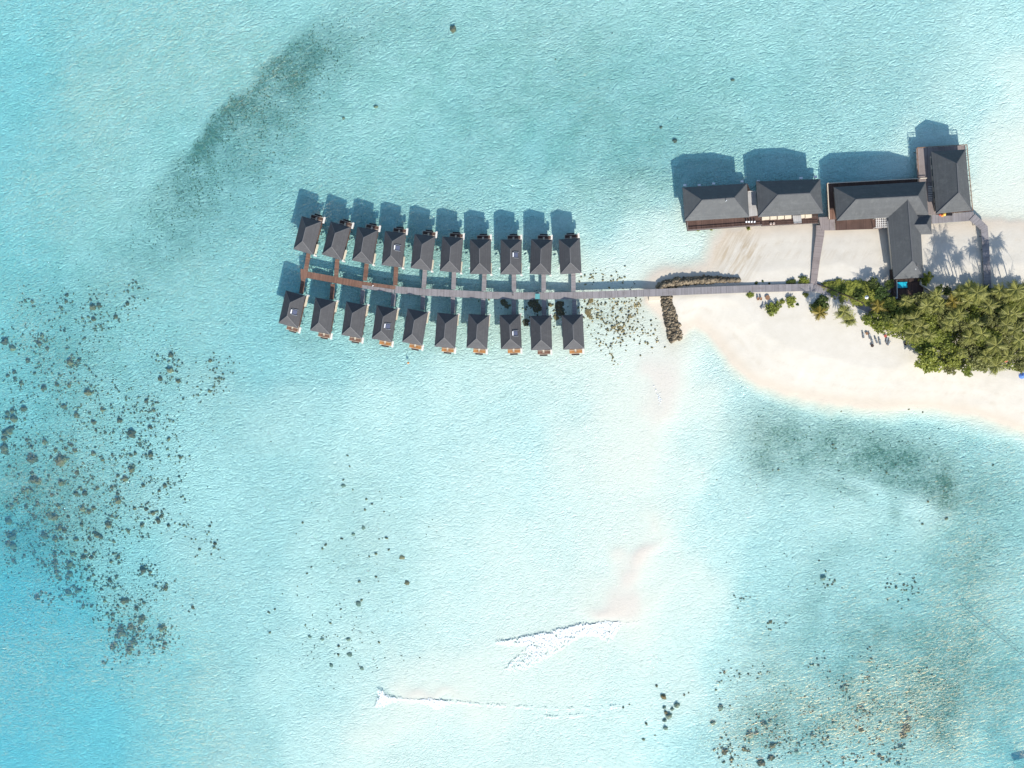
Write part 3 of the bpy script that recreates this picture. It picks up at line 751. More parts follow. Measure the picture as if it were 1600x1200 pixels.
for i, (c, (x, y), z) in enumerate(zip(C, xy, zb)):
    px, py, r, zone = c
    rad = max(r / 4 * 0.95, .3)
    if z > -.25: z = -.25
    if zone in (1, 2, 5): rad *= .62 if zone == 5 else .82
    if i >= 300: rest.append((x, y, z, rad)); continue
    lab, grp = ZL[zone]
    lab = next((L for (sx, sy), L in SPECIAL.items() if abs(sx - px) < .6 and abs(sy - py) < .6), lab)
    me = (gold if (zone == 5 and i % 2) or 'golden' in lab or (zone == 0 and i % 7 == 3) else pale if zone == 1 or (zone == 2 and i % 3) else protos)[i % 3 if (r > 4.5 and zone not in (5, 6) and i % 2) else 3 + i % 6]
    o = bpy.data.objects.new('coral_head', me); COL.objects.link(o)
    hz = min(rad * .9, max(.25, (-z) * .8) / .6)
    o.location = (x, y, z + .02); o.scale = (rad, rad * (.8 + (i * 37 % 10) / 25), min(hz, .9 if zone in (5, 6) else .5 if zone == 1 else 1.6) * (.5 if zone in (5, 6) else 1))
    o.rotation_euler = (0, 0, (i * 2.399) % 6.283)
    tag(o, lab, 'coral', grp)

# small rubble that nobody could count
def field(n, cx, cy, sx, sy, rmin, rmax, rr, clump=None):
    out = []
    for _ in range(n):
        px = rr.gauss(cx, sx); py = rr.gauss(cy, sy)
        out.append((px, py, rr.uniform(rmin, rmax) ** 1))
    return out
rr = random.Random(5)
pts = []
pts5 = []
for c in [c for c in C if c[3] == 5]:
    for _ in range(5): pts5.append((rr.gauss(c[0], 4), rr.gauss(c[1], 4), rr.uniform(.15, .5)))
for k in range(5000):      # around the listed heads of the left reef
    c = C[rr.randrange(len(C))]
    if c[3] in (1, 3, 4): continue
    s = 9 if c[3] == 0 else 11
    pts.append((rr.gauss(c[0], s), rr.gauss(c[1], s), rr.uniform(.12, .42)))
for a in ((1500, 110, 760, 75, 110), (350, 200, 640, 70, 70), (250, 40, 800, 40, 90), (220, 120, 500, 80, 40), (420, 200, 960, 30, 45), (350, 1250, 1130, 90, 50), (260, 1400, 1120, 60, 50), (160, 960, 490, 35, 26), (90, 560, 870, 60, 80), (120, 520, 1010, 50, 30), (40, 1380, 720, 90, 30), (60, 1330, 900, 140, 60)):
    n_, cx, cy, sx, sy = a
    pts += [(rr.gauss(cx, sx), rr.gauss(cy, sy), rr.uniform(.08, .26)) for _ in range(n_)]
for k in range(60): pts.append((rr.uniform(-60, 1660), rr.uniform(-40, 560 if rr.random() < .6 else 1240), rr.uniform(.06, .18)))
A = np.array([[P(a, b, -1).x, P(a, b, -1).y, r] for a, b, r in pts])
z, g, w, sd = ground(A[:, 0], A[:, 1])
keep = sd < -2.5
px_, py_ = to_px(A[:, 0], A[:, 1])
keep &= ~((px_ > 700) & (px_ < 1120) & (py_ > 560))
pp = np.concatenate([np.stack([A[:, 0], A[:, 1], z], 1)[keep], np.array([[a, b, c] for a, b, c, d in rest])])
rd = np.concatenate([A[:, 2][keep] * 1.3, np.array([d for a, b, c, d in rest])])
o = scatter_lumps('coral_rubble', pp, rd, M['rubble'], n=6, k=3)
tag(o, 'loose dark coral rubble strewn between the coral heads', 'rubble', kind='stuff')

A5 = np.array([[P(a, b, -.4).x, P(a, b, -.4).y, r] for a, b, r in pts5])
z5, _, _, s5 = ground(A5[:, 0], A5[:, 1]); k5 = s5 < -.5
o = scatter_lumps('reef_rubble', np.stack([A5[:, 0], A5[:, 1], z5], 1)[k5], A5[:, 2][k5], M['coral_gold'], n=6, k=3, flat=.35, seed=8)
tag(o, 'golden brown rubble in the shallows beside the groyne', 'rubble', kind='stuff')
# seagrass tufts
N = 300000
X = rng.uniform(-260, 215, N); Y = rng.uniform(-215, 165, N)
z, g, w, sd = ground(X, Y)
tx_, ty_ = to_px(X, Y)
pr = np.where((tx_ < 640) & (ty_ < 420), 1.0, np.where(ty_ > 880, 0.0, .14)) * np.clip(g - .12, 0, 1) * (0.25 + 1.2 * (vnoise(X, Y, 2.2, 51) > .5)) * 1.0
k = (rng.random(N) < pr) & (sd < -3)
X, Y, z, g = X[k], Y[k], z[k], g[k]
n = len(X); K = 5
rad = (.13 + .26 * rng.random(n)) * (.7 + .5 * g); a0 = rng.random(n) * 6.28
V = np.zeros((n, K + 1, 3)); V[:, 0] = np.stack([X, Y, z + rad * .55], 1)
for j in range(K):
    a = a0 + j * 2 * math.pi / K; q = rad * (.6 + .8 * rng.random(n))
    V[:, j + 1] = np.stack([X + np.cos(a) * q, Y + np.sin(a) * q, z + .01 + .12 * rad], 1)
b_ = (np.arange(n) * (K + 1))[:, None]
F = np.concatenate([np.stack([b_[:, 0], b_[:, 0] + 1 + j, b_[:, 0] + 1 + (j + 1) % K], 1) for j in range(K)])
o = np_mesh('seagrass', V.reshape(-1, 3), F, M['seagrass'], attrs=dict(tint=np.repeat(rng.random(n), K + 1)))
tag(o, 'dark olive seagrass meadow on the sea bed', 'seagrass', kind='stuff')
print('seagrass tufts', n)
# ------------------------------------------------------------------ overwater villas
EAVE = 5.15


def roof_faces(mb, eaves, ridge, ze, zr, thick=0.28):
    """hip roof over 4 eave corners (counter clockwise, world xy) and 2 ridge points"""
    e = [Vector((p[0], p[1], ze)) for p in eaves]; r = [Vector((p[0], p[1], zr)) for p in ridge]
    # ridge[0] is near corners 0,1 ; ridge[1] near 2,3
    mb.face([e[0], e[1], r[0]]); mb.face([e[1], e[2], r[1], r[0]]); mb.face([e[2], e[3], r[1]]); mb.face([e[3], e[0], r[0], r[1]])
    lo = [p - Vector((0, 0, thick)) for p in e]
    for i in range(4):
        j = (i + 1) % 4
        mb.face([lo[i], lo[j], e[j], e[i]])
    mb.face(lo[::-1])


def caps(mb, eaves, ridge, ze, zr, w=0.28):
    e = [Vector((p[0], p[1], ze)) for p in eaves]; r = [Vector((p[0], p[1], zr)) for p in ridge]
    up = Vector((0, 0, .05))
    mb.beam(r[0] + up, r[1] + up, w, .12)
    for i in (0, 1): mb.beam(e[i] + up, r[0] + up, w * .8, .10)
    for i in (2, 3): mb.beam(e[i] + up, r[1] + up, w * .8, .10)


def make_villa(mirror, heater, style):
    """local frame: +y looks out to sea, the walkway arrives at -y; mirror flips x"""
    s = -1 if mirror else 1
    W, L = 8.05, 13.1
    root = empty('water_villa')

    def q(x0, x1):
        return (x0, x1) if s > 0 else (-x1, -x0)
    b = MB(); x = W / 2; y = L / 2; hip = 3.9
    E = [(x, y), (-x, y), (-x, -y), (x, -y)]; Rg = [(0, y - hip), (0, -y + hip)]
    roof_faces(b, E, Rg, EAVE, EAVE + 3.35)
    roof = b.build('roof', M['roof'], root)
    b = MB(); caps(b, E, Rg, EAVE, EAVE + 3.35, .22); b.build('ridge_cap', M['ridge'], roof)
    b = MB(); b.prism([(2.9, 4.2), (-2.9, 4.2), (-2.9, -5.2), (2.9, -5.2)], 1.75, EAVE - .29, bottom=False)
    wall = b.build('wall', M['wall'], root)
    for (x0, x1, yy, nm) in ((-2.4, -.3, 4.2, 'window'), (.2, 2.5, 4.2, 'window')):
        a0, a1 = q(x0, x1)
        f = MB(); f.box(a0, a1, yy, yy + .06, 2.0, 4.1); w = f.build(nm, M['glass'], wall)
        f = MB()
        for k in range(3): xx = a0 + (a1 - a0) * k / 2; f.box(xx - .05, xx + .05, yy + .06, yy + .11, 1.95, 4.15)
        f.build('frame', M['white'], w)
    for sx in (-1, 1):
        for yy in (-3.2, 1.2):
            f = MB(); f.box(sx * 2.93 - .04, sx * 2.93 + .04, yy - .8, yy + .8, 2.5, 3.9); f.build('window', M['glass'], wall)
    a0, a1 = q(1.0, 2.2)
    f = MB(); f.box(a0, a1, -5.27, -5.205, 1.76, 3.9); d = f.build('door', M['brownpost'], wall)
    f = MB(); f.box(a0 + .1, a0 + .18, -5.33, -5.275, 2.7, 2.9); f.build('handle', M['steel'], d)
    # deck: under the house and out towards the sea
    pm = M['plank_orange'] if style == 'gold' else M['plank_brown' if mirror else 'plank_dark']
    b = MB(); b.prism([(3.35, 5.6), (-3.35, 5.6), (-3.35, -6.2), (3.35, -6.2)], 1.5, 1.74); b.build('floor', M['plank_dark'], root)
    a0, a1 = q(-1.7, 3.3)
    b = MB(); b.prism([(a1, 8.35), (a0, 8.35), (a0, 5.61), (a1, 5.61)], 1.45, 1.72); deck = b.build('sun_deck', pm, root)
    # sunken lower landing at the seaward edge
    c0, c1 = q(-.9, 2.1)
    b = MB(); b.prism([(c1, 9.1), (c0, 9.1), (c0, 8.36), (c1, 8.36)], .75, .9); b.build('landing', M['darkwood'], root)
    b = MB()
    for yy in (7.0, 8.3): b.box(a0, a1, yy - .06, yy + .06, 2.55, 2.66)
    for xx in (a0 + .06, a1 - .06, (a0 + a1) / 2): b.box(xx - .05, xx + .05, 8.2, 8.3, 1.73, 2.54)
    b.box(a0, a0 + .12, 5.8, 8.2, 2.55, 2.66)
    b.build('railing', M['cream'], root)
    d0, d1 = q(3.31, 4.0)
    b = MB(); b.box(d0, d1, 6.3, 8.75, 1.5, 1.95); b.build('plunge_step', M['white'], root)
    # screen wall beside the entrance and its end cap
    d0, d1 = q(3.75, 3.98)
    b = MB(); b.box(d0, d1, -6.35, -2.2, 1.4, 3.3); b.build('screen_wall', M['cream'], root)
    d0, d1 = q(3.5, 4.3)
    b = MB(); b.box(d0, d1, -6.95, -6.36, 1.4, 3.0); b.build('shower_box', M['white'], root)
    d0, d1 = q(-4.9, -4.0)
    b = MB(); b.beam((d0, -4.3, 2.4), (d1, -3.8, 2.4), .3, .25); b.build('ac_unit', M['lamp_white'], root)
    for sx in (-2.8, 2.8):
        for yy in (-5.2, -1.6, 2.0, 5.2):
            b = MB(); b.tube((sx, yy, -3.4), (sx, yy, 1.5), .17, n=8, cap=False); b.build('stilt', M['post'], root)
    # deck lounger
    b = MB()
    l0, l1 = q(.3, .95)
    b.box(l0, l1, 6.0, 7.8, 1.95, 2.05)
    for yy in (6.1, 7.6): b.box(l0, l1, yy, yy + .08, 1.73, 1.94)
    if style == 'laundry':
        b2 = MB(); b2.box(*q(-1.4, .6), 6.0, 6.7, 2.1, 2.16); b2.build('towel', M['cloth_white'], deck)
    b.build('deck_bench', M['cream'], deck)
    if heater:
        # on the slope that faces east in the world
        e = 1
        def S(u, v, h=0):   # u down slope from ridge, v along ridge
            return Vector((u * s, v, EAVE + 3.35 - u * (3.35 / 4.025) + h))
        vy = .6 * (1 if not mirror else 1)
        b = MB()
        pts = [S(1.35, vy - .8, .25), S(2.7, vy - .8, .25), S(2.7, vy + .8, .25), S(1.35, vy + .8, .25)]
        if s < 0: pts = pts[::-1]
        b.face(pts); b.face([p - Vector((0, 0, .12)) for p in pts[::-1]])
        for i in range(4):
            j = (i + 1) % 4; b.face([pts[i] - Vector((0, 0, .12)), pts[j] - Vector((0, 0, .12)), pts[j], pts[i]])
        sp_ = b.build('solar_heater', M['panel'], root)
        b = MB(); b.tube(S(1.0, vy - .8, .42), S(1.0, vy + .8, .42), .25, n=12); b.build('tank', M['lamp_white'], sp_)
        b = MB(); b.beam(S(1.2, vy - 1.1, .2), S(2.95, vy - 1.1, .2), .1, .35); b.beam(S(1.2, vy + 1.1, .2), S(2.95, vy + 1.1, .2), .1, .35); b.build('rack', M['steel'], sp_)
    return root


def crop_q(ox, oy, s, *pts): return [(ox + a / s, oy + b / s) for a, b in pts]
V1o = (420, 280, 6.154); V2o = (670, 300, 6.154); V3o = (420, 400, 6.154); V4o = (670, 400, 6.154)
NORTH = [crop_q(*V1o, (312,355),(510,405),(428,722),(232,680)), crop_q(*V1o, (595,415),(785,455),(702,778),(510,725)), crop_q(*V1o, (850,462),(1052,490),(997,818),(797,778)),
         crop_q(*V1o, (1118,500),(1318,515),(1280,850),(1085,828)), crop_q(*V1o, (1405,532),(1600,545),(1560,880),(1365,853)), crop_q(*V2o, (130,430),(330,452),(303,775),(108,750)),
         crop_q(*V2o, (395,458),(600,460),(598,788),(397,782)), crop_q(*V2o, (692,460),(893,465),(888,788),(690,785)), crop_q(*V2o, (985,460),(1187,468),(1172,790),(972,780)),
         crop_q(*V2o, (1252,455),(1450,455),(1465,778),(1267,780))]
SOUTH = [crop_q(*V3o, (160,338),(355,378),(283,695),(92,642)), crop_q(*V3o, (445,405),(643,432),(590,755),(395,710)), crop_q(*V3o, (742,442),(943,465),(890,795),(700,760)),
         crop_q(*V3o, (1035,475),(1238,500),(1185,835),(987,795)), crop_q(*V3o, (1335,510),(1530,540),(1478,862),(1280,825)), crop_q(*V4o, (85,542),(278,568),(250,885),(57,872)),
         crop_q(*V4o, (385,560),(580,572),(560,893),(362,880)), crop_q(*V4o, (680,565),(882,568),(895,890),(692,890)), crop_q(*V4o, (970,570),(1180,575),(1185,908),(985,900)),
         crop_q(*V4o, (1275,570),(1482,565),(1495,890),(1295,897))]
ORD = ['seaward end villa', 'second villa from the open water end', 'third villa from the open water end', 'fourth villa from the open water end', 'fifth villa from the open water end',
       'fifth villa from the shore end', 'fourth villa from the shore end', 'third villa from the shore end', 'second villa from the shore end', 'shore end villa']
HEAT = {('n', 3), ('n', 7), ('s', 0), ('s', 3), ('s', 7)}
cache = {}
for row, quads in (('n', NORTH), ('s', SOUTH)):
    for i, qd in enumerate(quads):
        nw, ne, se, sw = [P(a, b, EAVE + .4) for a, b in qd]
        ctr = (nw + ne + se + sw) / 4
        axis_n = ((nw + ne) / 2 - (sw + se) / 2).normalized()
        rz = math.atan2(axis_n.y, axis_n.x) - math.pi / 2
        heat = (row, i) in HEAT
        style = 'laundry' if (row, i) == ('s', 8) else ('gold' if row == 's' and i >= 3 else 'brown')
        key = (row, heat, style)
        if row == 's': rz += math.pi
        if key not in cache: o = cache[key] = make_villa(row == 's', heat, style)
        else: o = copy_tree(cache[key])
        o.location = (ctr.x, ctr.y, .4); o.rotation_euler = (0, 0, rz)
        lab = '%s of the %s row%s' % (ORD[i], 'north' if row == 'n' else 'south', ', solar heater on roof' if heat else (', towels on deck' if style == 'laundry' else ''))
        tag(o, lab, 'villa', 'overwater villas along the jetty')

# ------------------------------------------------------------------ walkways
def ribbon_deck(pts, width, z, thick=.22, name='deck', mat=None, parent=None, zs=None, u0=0):
    """planked strip along world points, u of the uv runs along it"""
    b = MB(); u = u0
    P3 = [Vector((p[0], p[1], (zs[i] if zs else z))) for i, p in enumerate(pts)]
    side = []
    for i in range(len(P3)):
        d = (P3[min(i + 1, len(P3) - 1)] - P3[max(i - 1, 0)]); d.z = 0; d.normalize()
        side.append(Vector((-d.y, d.x, 0)) * ((width[i] if isinstance(width, (list, tuple)) else width) / 2))
    for i in range(len(P3) - 1):
        a, c = P3[i], P3[i + 1]; L = (c - a).length
        A, B_, C_, D = a - side[i], c - side[i + 1], c + side[i + 1], a + side[i]
        b.face([A, B_, C_, D], [(u, 0), (u + L, 0), (u + L, 1), (u, 1)])
        dz = Vector((0, 0, thick))
        b.face([A - dz, B_ - dz, B_, A], [(u, 0), (u + L, 0), (u + L, .2), (u, .2)])
        b.face([D, C_, C_ - dz, D - dz], [(u, 0), (u + L, 0), (u + L, .2), (u, .2)])
        b.face([D - dz, C_ - dz, B_ - dz, A - dz])
        if i == 0: b.face([A - dz, A, D, D - dz])
        if i == len(P3) - 2: b.face([B_, B_ - dz, C_ - dz, C_])
        u += L
    return b.build(name, mat, parent)


def posts_along(pts, width, z, parent, every=4.0, r=.14, maxn=90, zs=None):
    n = 0
    for i in range(len(pts) - 1):
        a = Vector((pts[i][0], pts[i][1], 0)); c = Vector((pts[i + 1][0], pts[i + 1][1], 0)); L = (c - a).length
        d = (c - a).normalized(); s = Vector((-d.y, d.x, 0)) * (width / 2 - .15)
        k = max(1, int(L / every))
        for j in range(k):
            if n > maxn - 2: return
            p = a + (c - a) * ((j + .5) / k)
            g = float(ground([p.x], [p.y])[0][0])
            if g > z - .4: continue
            for q in (p + s, p - s):
                b = MB(); b.tube((q.x, q.y, g - .5), (q.x, q.y, z - .2), r, n=6, cap=False); b.build('pile', M['post'], parent); n += 1


WZ = 2.0
def pw(lst, z=WZ): return [(P(a, b, z).x, P(a, b, z).y) for a, b in lst]
j = empty('jetty')
tag(j, 'long curving timber jetty between the two villa rows, brown at its outer end', 'jetty')
ribbon_deck(pw([(471,427.6),(522,437),(566,445)]), 2.55, WZ, mat=M['plank_brown'], parent=j, name='brown_deck')
# two tone stretch, brown boards on the north half and grey ones on the south half
ribbon_deck(pw([(566,442.4),(618,449.6)]), 1.35, WZ, mat=M['plank_brown'], parent=j, name='brown_deck', u0=25)
ribbon_deck(pw([(564,447.6),(616,455)]), 1.30, WZ - .003, mat=M['plank_grey'], parent=j, name='grey_deck', u0=7)
main = pw([(617,452.5),(665,456.5),(708,458.5),(756,461),(803,462.3),(850,462.3),(897,461.8),(930,460.8),(1022,457.3),(1100,454),(1180,451),(1262,449)])
ribbon_deck(main, 2.7, WZ - .006, mat=M['plank_grey'], parent=j, name='grey_deck')
posts_along(pw([(471,427.6),(522,437),(566,445)]) + main[:9], 2.6, WZ, j, every=5)
# end head of the jetty
b = MB(); c0 = P(473, 428, WZ); b.prism([(c0.x - .9, c0.y - 1.9), (c0.x + 1.3, c0.y - 1.9), (c0.x + 1.3, c0.y + 1.9), (c0.x - .9, c0.y + 1.9)], WZ - .25, WZ + .004); b.build('end_landing', M['plank_brown'], j)

NB = [((482,396),(477.5,424)),((527,405),(525,433)),((573,412),(570,438.5)),((619,417),(617.5,446)),((664,421),(662,450)),((709.5,425),(708.5,452)),((757,427),(756,454.5)),((803,427.5),(803,456)),((849.5,427.5),(849.5,456)),((896,427.5),(896,455.5))]
SB = [((474,434.5),(470.5,459)),((520,443.5),(518,468)),((567,452.5),(565.5,475)),((615,458.5),(613.5,479)),((661,462.5),(660,484)),((707.7,464.5),(707.7,490)),((755,467),(755,492)),((803,468.3),(803,493)),((850,468.2),(850,493.5)),((897.5,467.8),(897.5,493.5))]
for row, lst in (('n', NB), ('s', SB)):
    for i, (a, c) in enumerate(lst):
        o = empty('access_walkway')
        brown = (row == 'n' and i < 4) or (row == 's' and i < 2)
        p = pw([a, c], WZ)
        ribbon_deck(p, 1.7, WZ - .012, thick=.2, mat=M['plank_brown' if brown else 'plank_grey'], parent=o, name='deck', u0=i * 13)
        posts_along(p, 1.6, WZ, o, every=3.5, r=.11)
        tag(o, '%s walkway to the %s of the %s row' % ('brown' if brown else 'grey', ORD[i], 'north' if row == 'n' else 'south'), 'walkway', 'short walkways from the jetty to the villas')

# the boardwalks on the island
o = empty('boardwalk'); tag(o, 'grey boardwalk from the jetty end slanting into the trees', 'boardwalk')
ribbon_deck(pw([(1259,449.2),(1277,449),(1300,457),(1350,479),(1392,499)], 1.45), [2.7, 3.2, 2.8, 2.7, 2.7], 1.45, mat=M['plank_grey'], parent=o, zs=[WZ - .01, 1.55, 1.5, 1.45, 1.4])
b = MB(); pp = pw([(1277,444.5),(1300,452.5),(1349,474)], 1.6)
for a_, c_ in zip(pp, pp[1:]): b.beam((*a_, 1.9), (*c_, 1.9), .25, .35)
b.build('edge_board', M['darkwood'], o)
o = empty('boardwalk'); tag(o, 'pale straight boardwalk from the jetty junction north to the beach buildings', 'boardwalk')
ribbon_deck(pw([(1271,445),(1275,410),(1281.5,366),(1282,352)], 1.75), [2.3, 2.6, 3.0, 3.1], 1.75, mat=M['plank_pink'], parent=o)
posts_along(pw([(1271,445),(1281.5,366)]), 2.4, 1.7, o, every=4)
o = empty('boardwalk'); tag(o, 'grey boardwalk at the right bending from the corner house down into the trees', 'boardwalk')
ribbon_deck(pw([(1519,339),(1538,356),(1540,380),(1544,455)], 2.3), [2.9, 2.6, 2.4, 2.4], 2.3, mat=M['plank_grey'], parent=o)
posts_along(pw([(1519,339),(1538,356),(1540,380),(1544,455)], 2.3), 2.2, 2.3, o, every=4)

# ------------------------------------------------------------------ beach buildings
def inset(q, d):
    q = [Vector((p[0], p[1])) for p in q]; n = len(q); out = []
    for i in range(n):
        a, b_, c = q[i - 1], q[i], q[(i + 1) % n]
        e1 = (b_ - a).normalized(); e2 = (c - b_).normalized()
        n1 = Vector((-e1.y, e1.x)); n2 = Vector((-e2.y, e2.x))
        k = n1 + n2; k = k / max(.2, (1 + n1.dot(n2)))
        out.append((b_.x + k.x * d, b_.y + k.y * d))
    return out


def quad(px_list, z): return [(P(a, b, z).x, P(a, b, z).y) for a, b in px_list]


def ccw(q):
    A = sum(q[i - 1][0] * q[i][1] - q[i][0] * q[i - 1][1] for i in range(len(q)))
    return q if A > 0 else q[::-1]


def slab(mb, pxs, ztop, thick=.3):
    """deck slab whose top corners are seen at photo coordinates; plank u along the first edge"""
    q = quad(pxs, ztop); A = sum(q[i - 1][0] * q[i][1] - q[i][0] * q[i - 1][1] for i in range(len(q)))
    e = Vector((q[1][0] - q[0][0], q[1][1] - q[0][1])).normalized(); f_ = Vector((-e.y, e.x))
    uv = [((p[0] - q[0][0]) * e.x + (p[1] - q[0][1]) * e.y, (p[0] - q[0][0]) * f_.x + (p[1] - q[0][1]) * f_.y) for p in q]
    if A < 0: q = q[::-1]; uv = uv[::-1]
    mb.face([(a, b, ztop) for a, b in q], uv)
    n = len(q)
    for i in range(n):
        k = (i + 1) % n
        mb.face([(*q[i], ztop - thick), (*q[k], ztop - thick), (*q[k], ztop), (*q[i], ztop)])
    mb.face([(a, b, ztop - thick) for a, b in q[::-1]])


def stilts(parent, pxs, z, nx, ny, r=.2):
    q = quad(pxs, z)
    q = [Vector((*p, 0)) for p in q]
    for i in range(nx):
        for k in range(ny):
            u, v_ = (i + .1) / (nx - .8), (k + .1) / (ny - .8)
            p = (q[0] * (1 - u) + q[1] * u) * (1 - v_) + (q[3] * (1 - u) + q[2] * u) * v_
            g = float(ground([p.x], [p.y])[0][0])
            b = MB(); b.tube((p.x, p.y, g - .5), (p.x, p.y, z - .3), r, n=6, cap=False); b.build('stilt', M['post'], parent)


def rail(mb, pxs, z, h=1.0, w=.12, n=1.8):
    q = quad(pxs, z)
    for a_, c_ in zip(q, q[1:]):
        mb.beam((*a_, z + h), (*c_, z + h), w, .1); mb.beam((*a_, z + h * .5), (*c_, z + h * .5), .06, .06)
        L = math.dist(a_, c_); k = max(1, int(L / n))
        for i in range(k + 1):
            x_ = a_[0] + (c_[0] - a_[0]) * i / k; y_ = a_[1] + (c_[1] - a_[1]) * i / k
            mb.box(x_ - .05, x_ + .05, y_ - .05, y_ + .05, z, z + h - .05)


def building(name, label, eaves, ridge, ze, zr, deck_z=2.0, cat='building', wallinset=1.1, mat='roof_big', walls=True):
    root = empty(name); tag(root, label, cat)
    e = quad(eaves, ze); r = quad(ridge, zr)
    b = MB(); roof_faces(b, e, r, ze, zr, .35); roof = b.build('roof', M[mat], root)
    b = MB(); caps(b, e, r, ze, zr, .30); b.build('ridge_cap', M['ridge_dark'], roof)
    if walls:
        b = MB(); b.prism(inset(ccw(e), wallinset), deck_z + .01, ze - .36, bottom=False)
        wall = b.build('wall', M['wall'], root)
        q = inset(ccw(e), wallinset - .06)
        for i in range(4):
            a_, c_ = Vector(q[i]), Vector(q[(i + 1) % 4]); L = (c_ - a_).length; n = max(1, int(L / 4))
            for k in range(n):
                p0 = a_ + (c_ - a_) * ((k + .2) / n); p1 = a_ + (c_ - a_) * ((k + .8) / n)
                b = MB(); b.beam((p0.x, p0.y, (deck_z + ze) / 2), (p1.x, p1.y, (deck_z + ze) / 2), .08, (ze - deck_z) * .55); b.build('window', M['glass'], wall)
    return root, roof


def cA(*p): return crop_q(1030, 180, 5.714, *p)
def cB(*p): return crop_q(1280, 180, 5.714, *p)
def cW(*p): return crop_q(1320, 300, 5.714, *p)
ZE = 5.6
# 1 west house
r1, roof = building('beach_house', 'westmost grey roofed beach house standing over the water, dark deck and railing in front', cA((208,645),(228,945),(803,910),(783,608)), cA((385,758),(668,738)), ZE, 10.7)
b = MB(); slab(b, cA((232,930),(905,885),(915,985),(250,1035)), 2.0); b.build('front_deck', M['plank_dark'], r1)
b = MB(); slab(b, cA((225,650),(790,615),(905,884),(232,929)), 1.99); b.build('floor', M['darkwood'], r1)
b = MB(); rail(b, cA((245,960),(252,1030),(912,982)), 2.0, w=.3); b.build('railing', M['post'], r1)
for p in cA((230,625),(358,625),(485,612),(738,592)):
    b = MB(); a_ = P(*p, 4.2); b.box(a_.x - .5, a_.x + .5, a_.y - .35, a_.y + .35, 3.8, 4.5); b.build('vent_box', M['lamp_white'], r1)
b = MB(); a_ = P(1134.2, 314, 10.4); b.tube((a_.x, a_.y, 9.4), (a_.x, a_.y, 11.6), .12); b.build('mast', M['lamp_white'], roof)
stilts(r1, cA((230,650),(790,615),(900,970),(255,1020)), 2.0, 7, 3)
# 2 middle house
r2, roof = building('beach_house', 'middle grey roofed beach house with sunlit cream verandah strip and brown deck', cA((865,590),(885,910),(1462,875),(1438,570)), cA((1060,712),(1340,697)), ZE, 10.7)
b = MB(); slab(b, cA((905,928),(1418,900),(1420,965),(912,992)), 2.0); b.build('front_deck', M['plank_dark'], r2)
b = MB(); slab(b, cA((870,600),(1440,580),(1418,898),(905,926)), 1.99); b.build('floor', M['darkwood'], r2)
for x0, x1 in ((918,985),(992,1050),(1058,1115),(1122,1180),(1262,1300),(1306,1362)):
    t0 = (x0 - 918) / 480; b = MB()
    slab(b, cA((x0, 905 - t0 * 22), (x1, 905 - (x1 - 918) / 480 * 22), (x1, 935 - (x1 - 918) / 480 * 22), (x0, 938 - t0 * 22)), 2.35, .3); b.build('verandah_bench', M['cream'], r2)
b = MB(); slab(b, cA((1190,896),(1268,893),(1272,962),(1203,967)), 2.5, .1); b.build('glass_canopy', M['plank_light'], r2)
b = MB(); rail(b, cA((912,990),(1420,966)), 2.0, w=.1); b.build('railing', M['post'], r2)
for p in cA((885,590),(1265,562),(1395,550)):
    b = MB(); a_ = P(*p, 4.2); b.box(a_.x - .5, a_.x + .5, a_.y - .4, a_.y + .4, 3.8, 4.5); b.build('vent_box', M['lamp_white'], r2)
stilts(r2, cA((870,600),(1440,580),(1418,950),(912,975)), 2.0, 7, 3)
o = empty('link_deck'); tag(o, 'pale timber deck bridging the gap between the west and middle beach houses', 'deck')
b = MB(); slab(b, cA((790,682),(864,678),(878,895),(803,905)), 2.1); b.build('deck', M['plank_light'], o)
b = MB(); rail(b, cA((790,684),(866,680)), 2.1, w=.1); b.build('railing', M['white'], o)
o = empty('corner_platform'); tag(o, 'grey timber platform between the middle house and the long house, boardwalk joining below', 'deck')
b = MB(); slab(b, cA((1422,912),(1568,905),(1572,1028),(1452,1028)), 1.9); b.build('deck', M['plank_pink'], o)
stilts(o, cA((1430,915),(1560,910),(1565,1020),(1455,1020)), 1.9, 3, 2)
# 3 long house with its southern wing
r3, roof = building('main_building', 'long grey roofed main building with a wing running south to the pool court', cB((130,642),(160,942),(975,890),(952,592)), cB((330,752),(880,722)), ZE, 10.8)
b = MB(); slab(b, cB((65,610),(955,562),(975,890),(82,932)), 2.0); b.build('floor', M['plank_dark'], r3)
b = MB(); slab(b, cB((145,938),(505,922),(505,1015),(148,1027)), 2.0); b.build('front_deck', M['plank_dark'], r3)
b = MB(); slab(b, cB((82,845),(140,842),(147,928),(80,932)), 2.01); b.build('side_deck', M['plank_brown'], r3)
b = MB(); rail(b, cB((950,566),(66,612),(82,930)), 2.0, w=.25); b.build('railing', M['cream'], r3)
b = MB()
PZ = 4.6
for k in range(6):
    u = 510 + k * 19; q = quad(cB((u, 918), (u, 1003)), PZ); b.beam((*q[0], PZ), (*q[1], PZ), .22, .15)
for k in range(5):
    v_ = 920 + k * 20; q = quad(cB((505, v_), (612, v_ - 4)), PZ + .12); b.beam((*q[0], PZ + .12), (*q[1], PZ + .12), .16, .1)
for p in cB((510,920),(608,916),(510,1002),(608,998)): q = P(*p, PZ); b.box(q.x - .1, q.x + .1, q.y - .1, q.y + .1, 2.0, PZ)
b.build('pergola', M['white'], r3)
b = MB(); slab(b, cB((505,922),(625,915),(625,1005),(505,1015)), 1.98); b.build('pergola_deck', M['plank_pink'], r3)
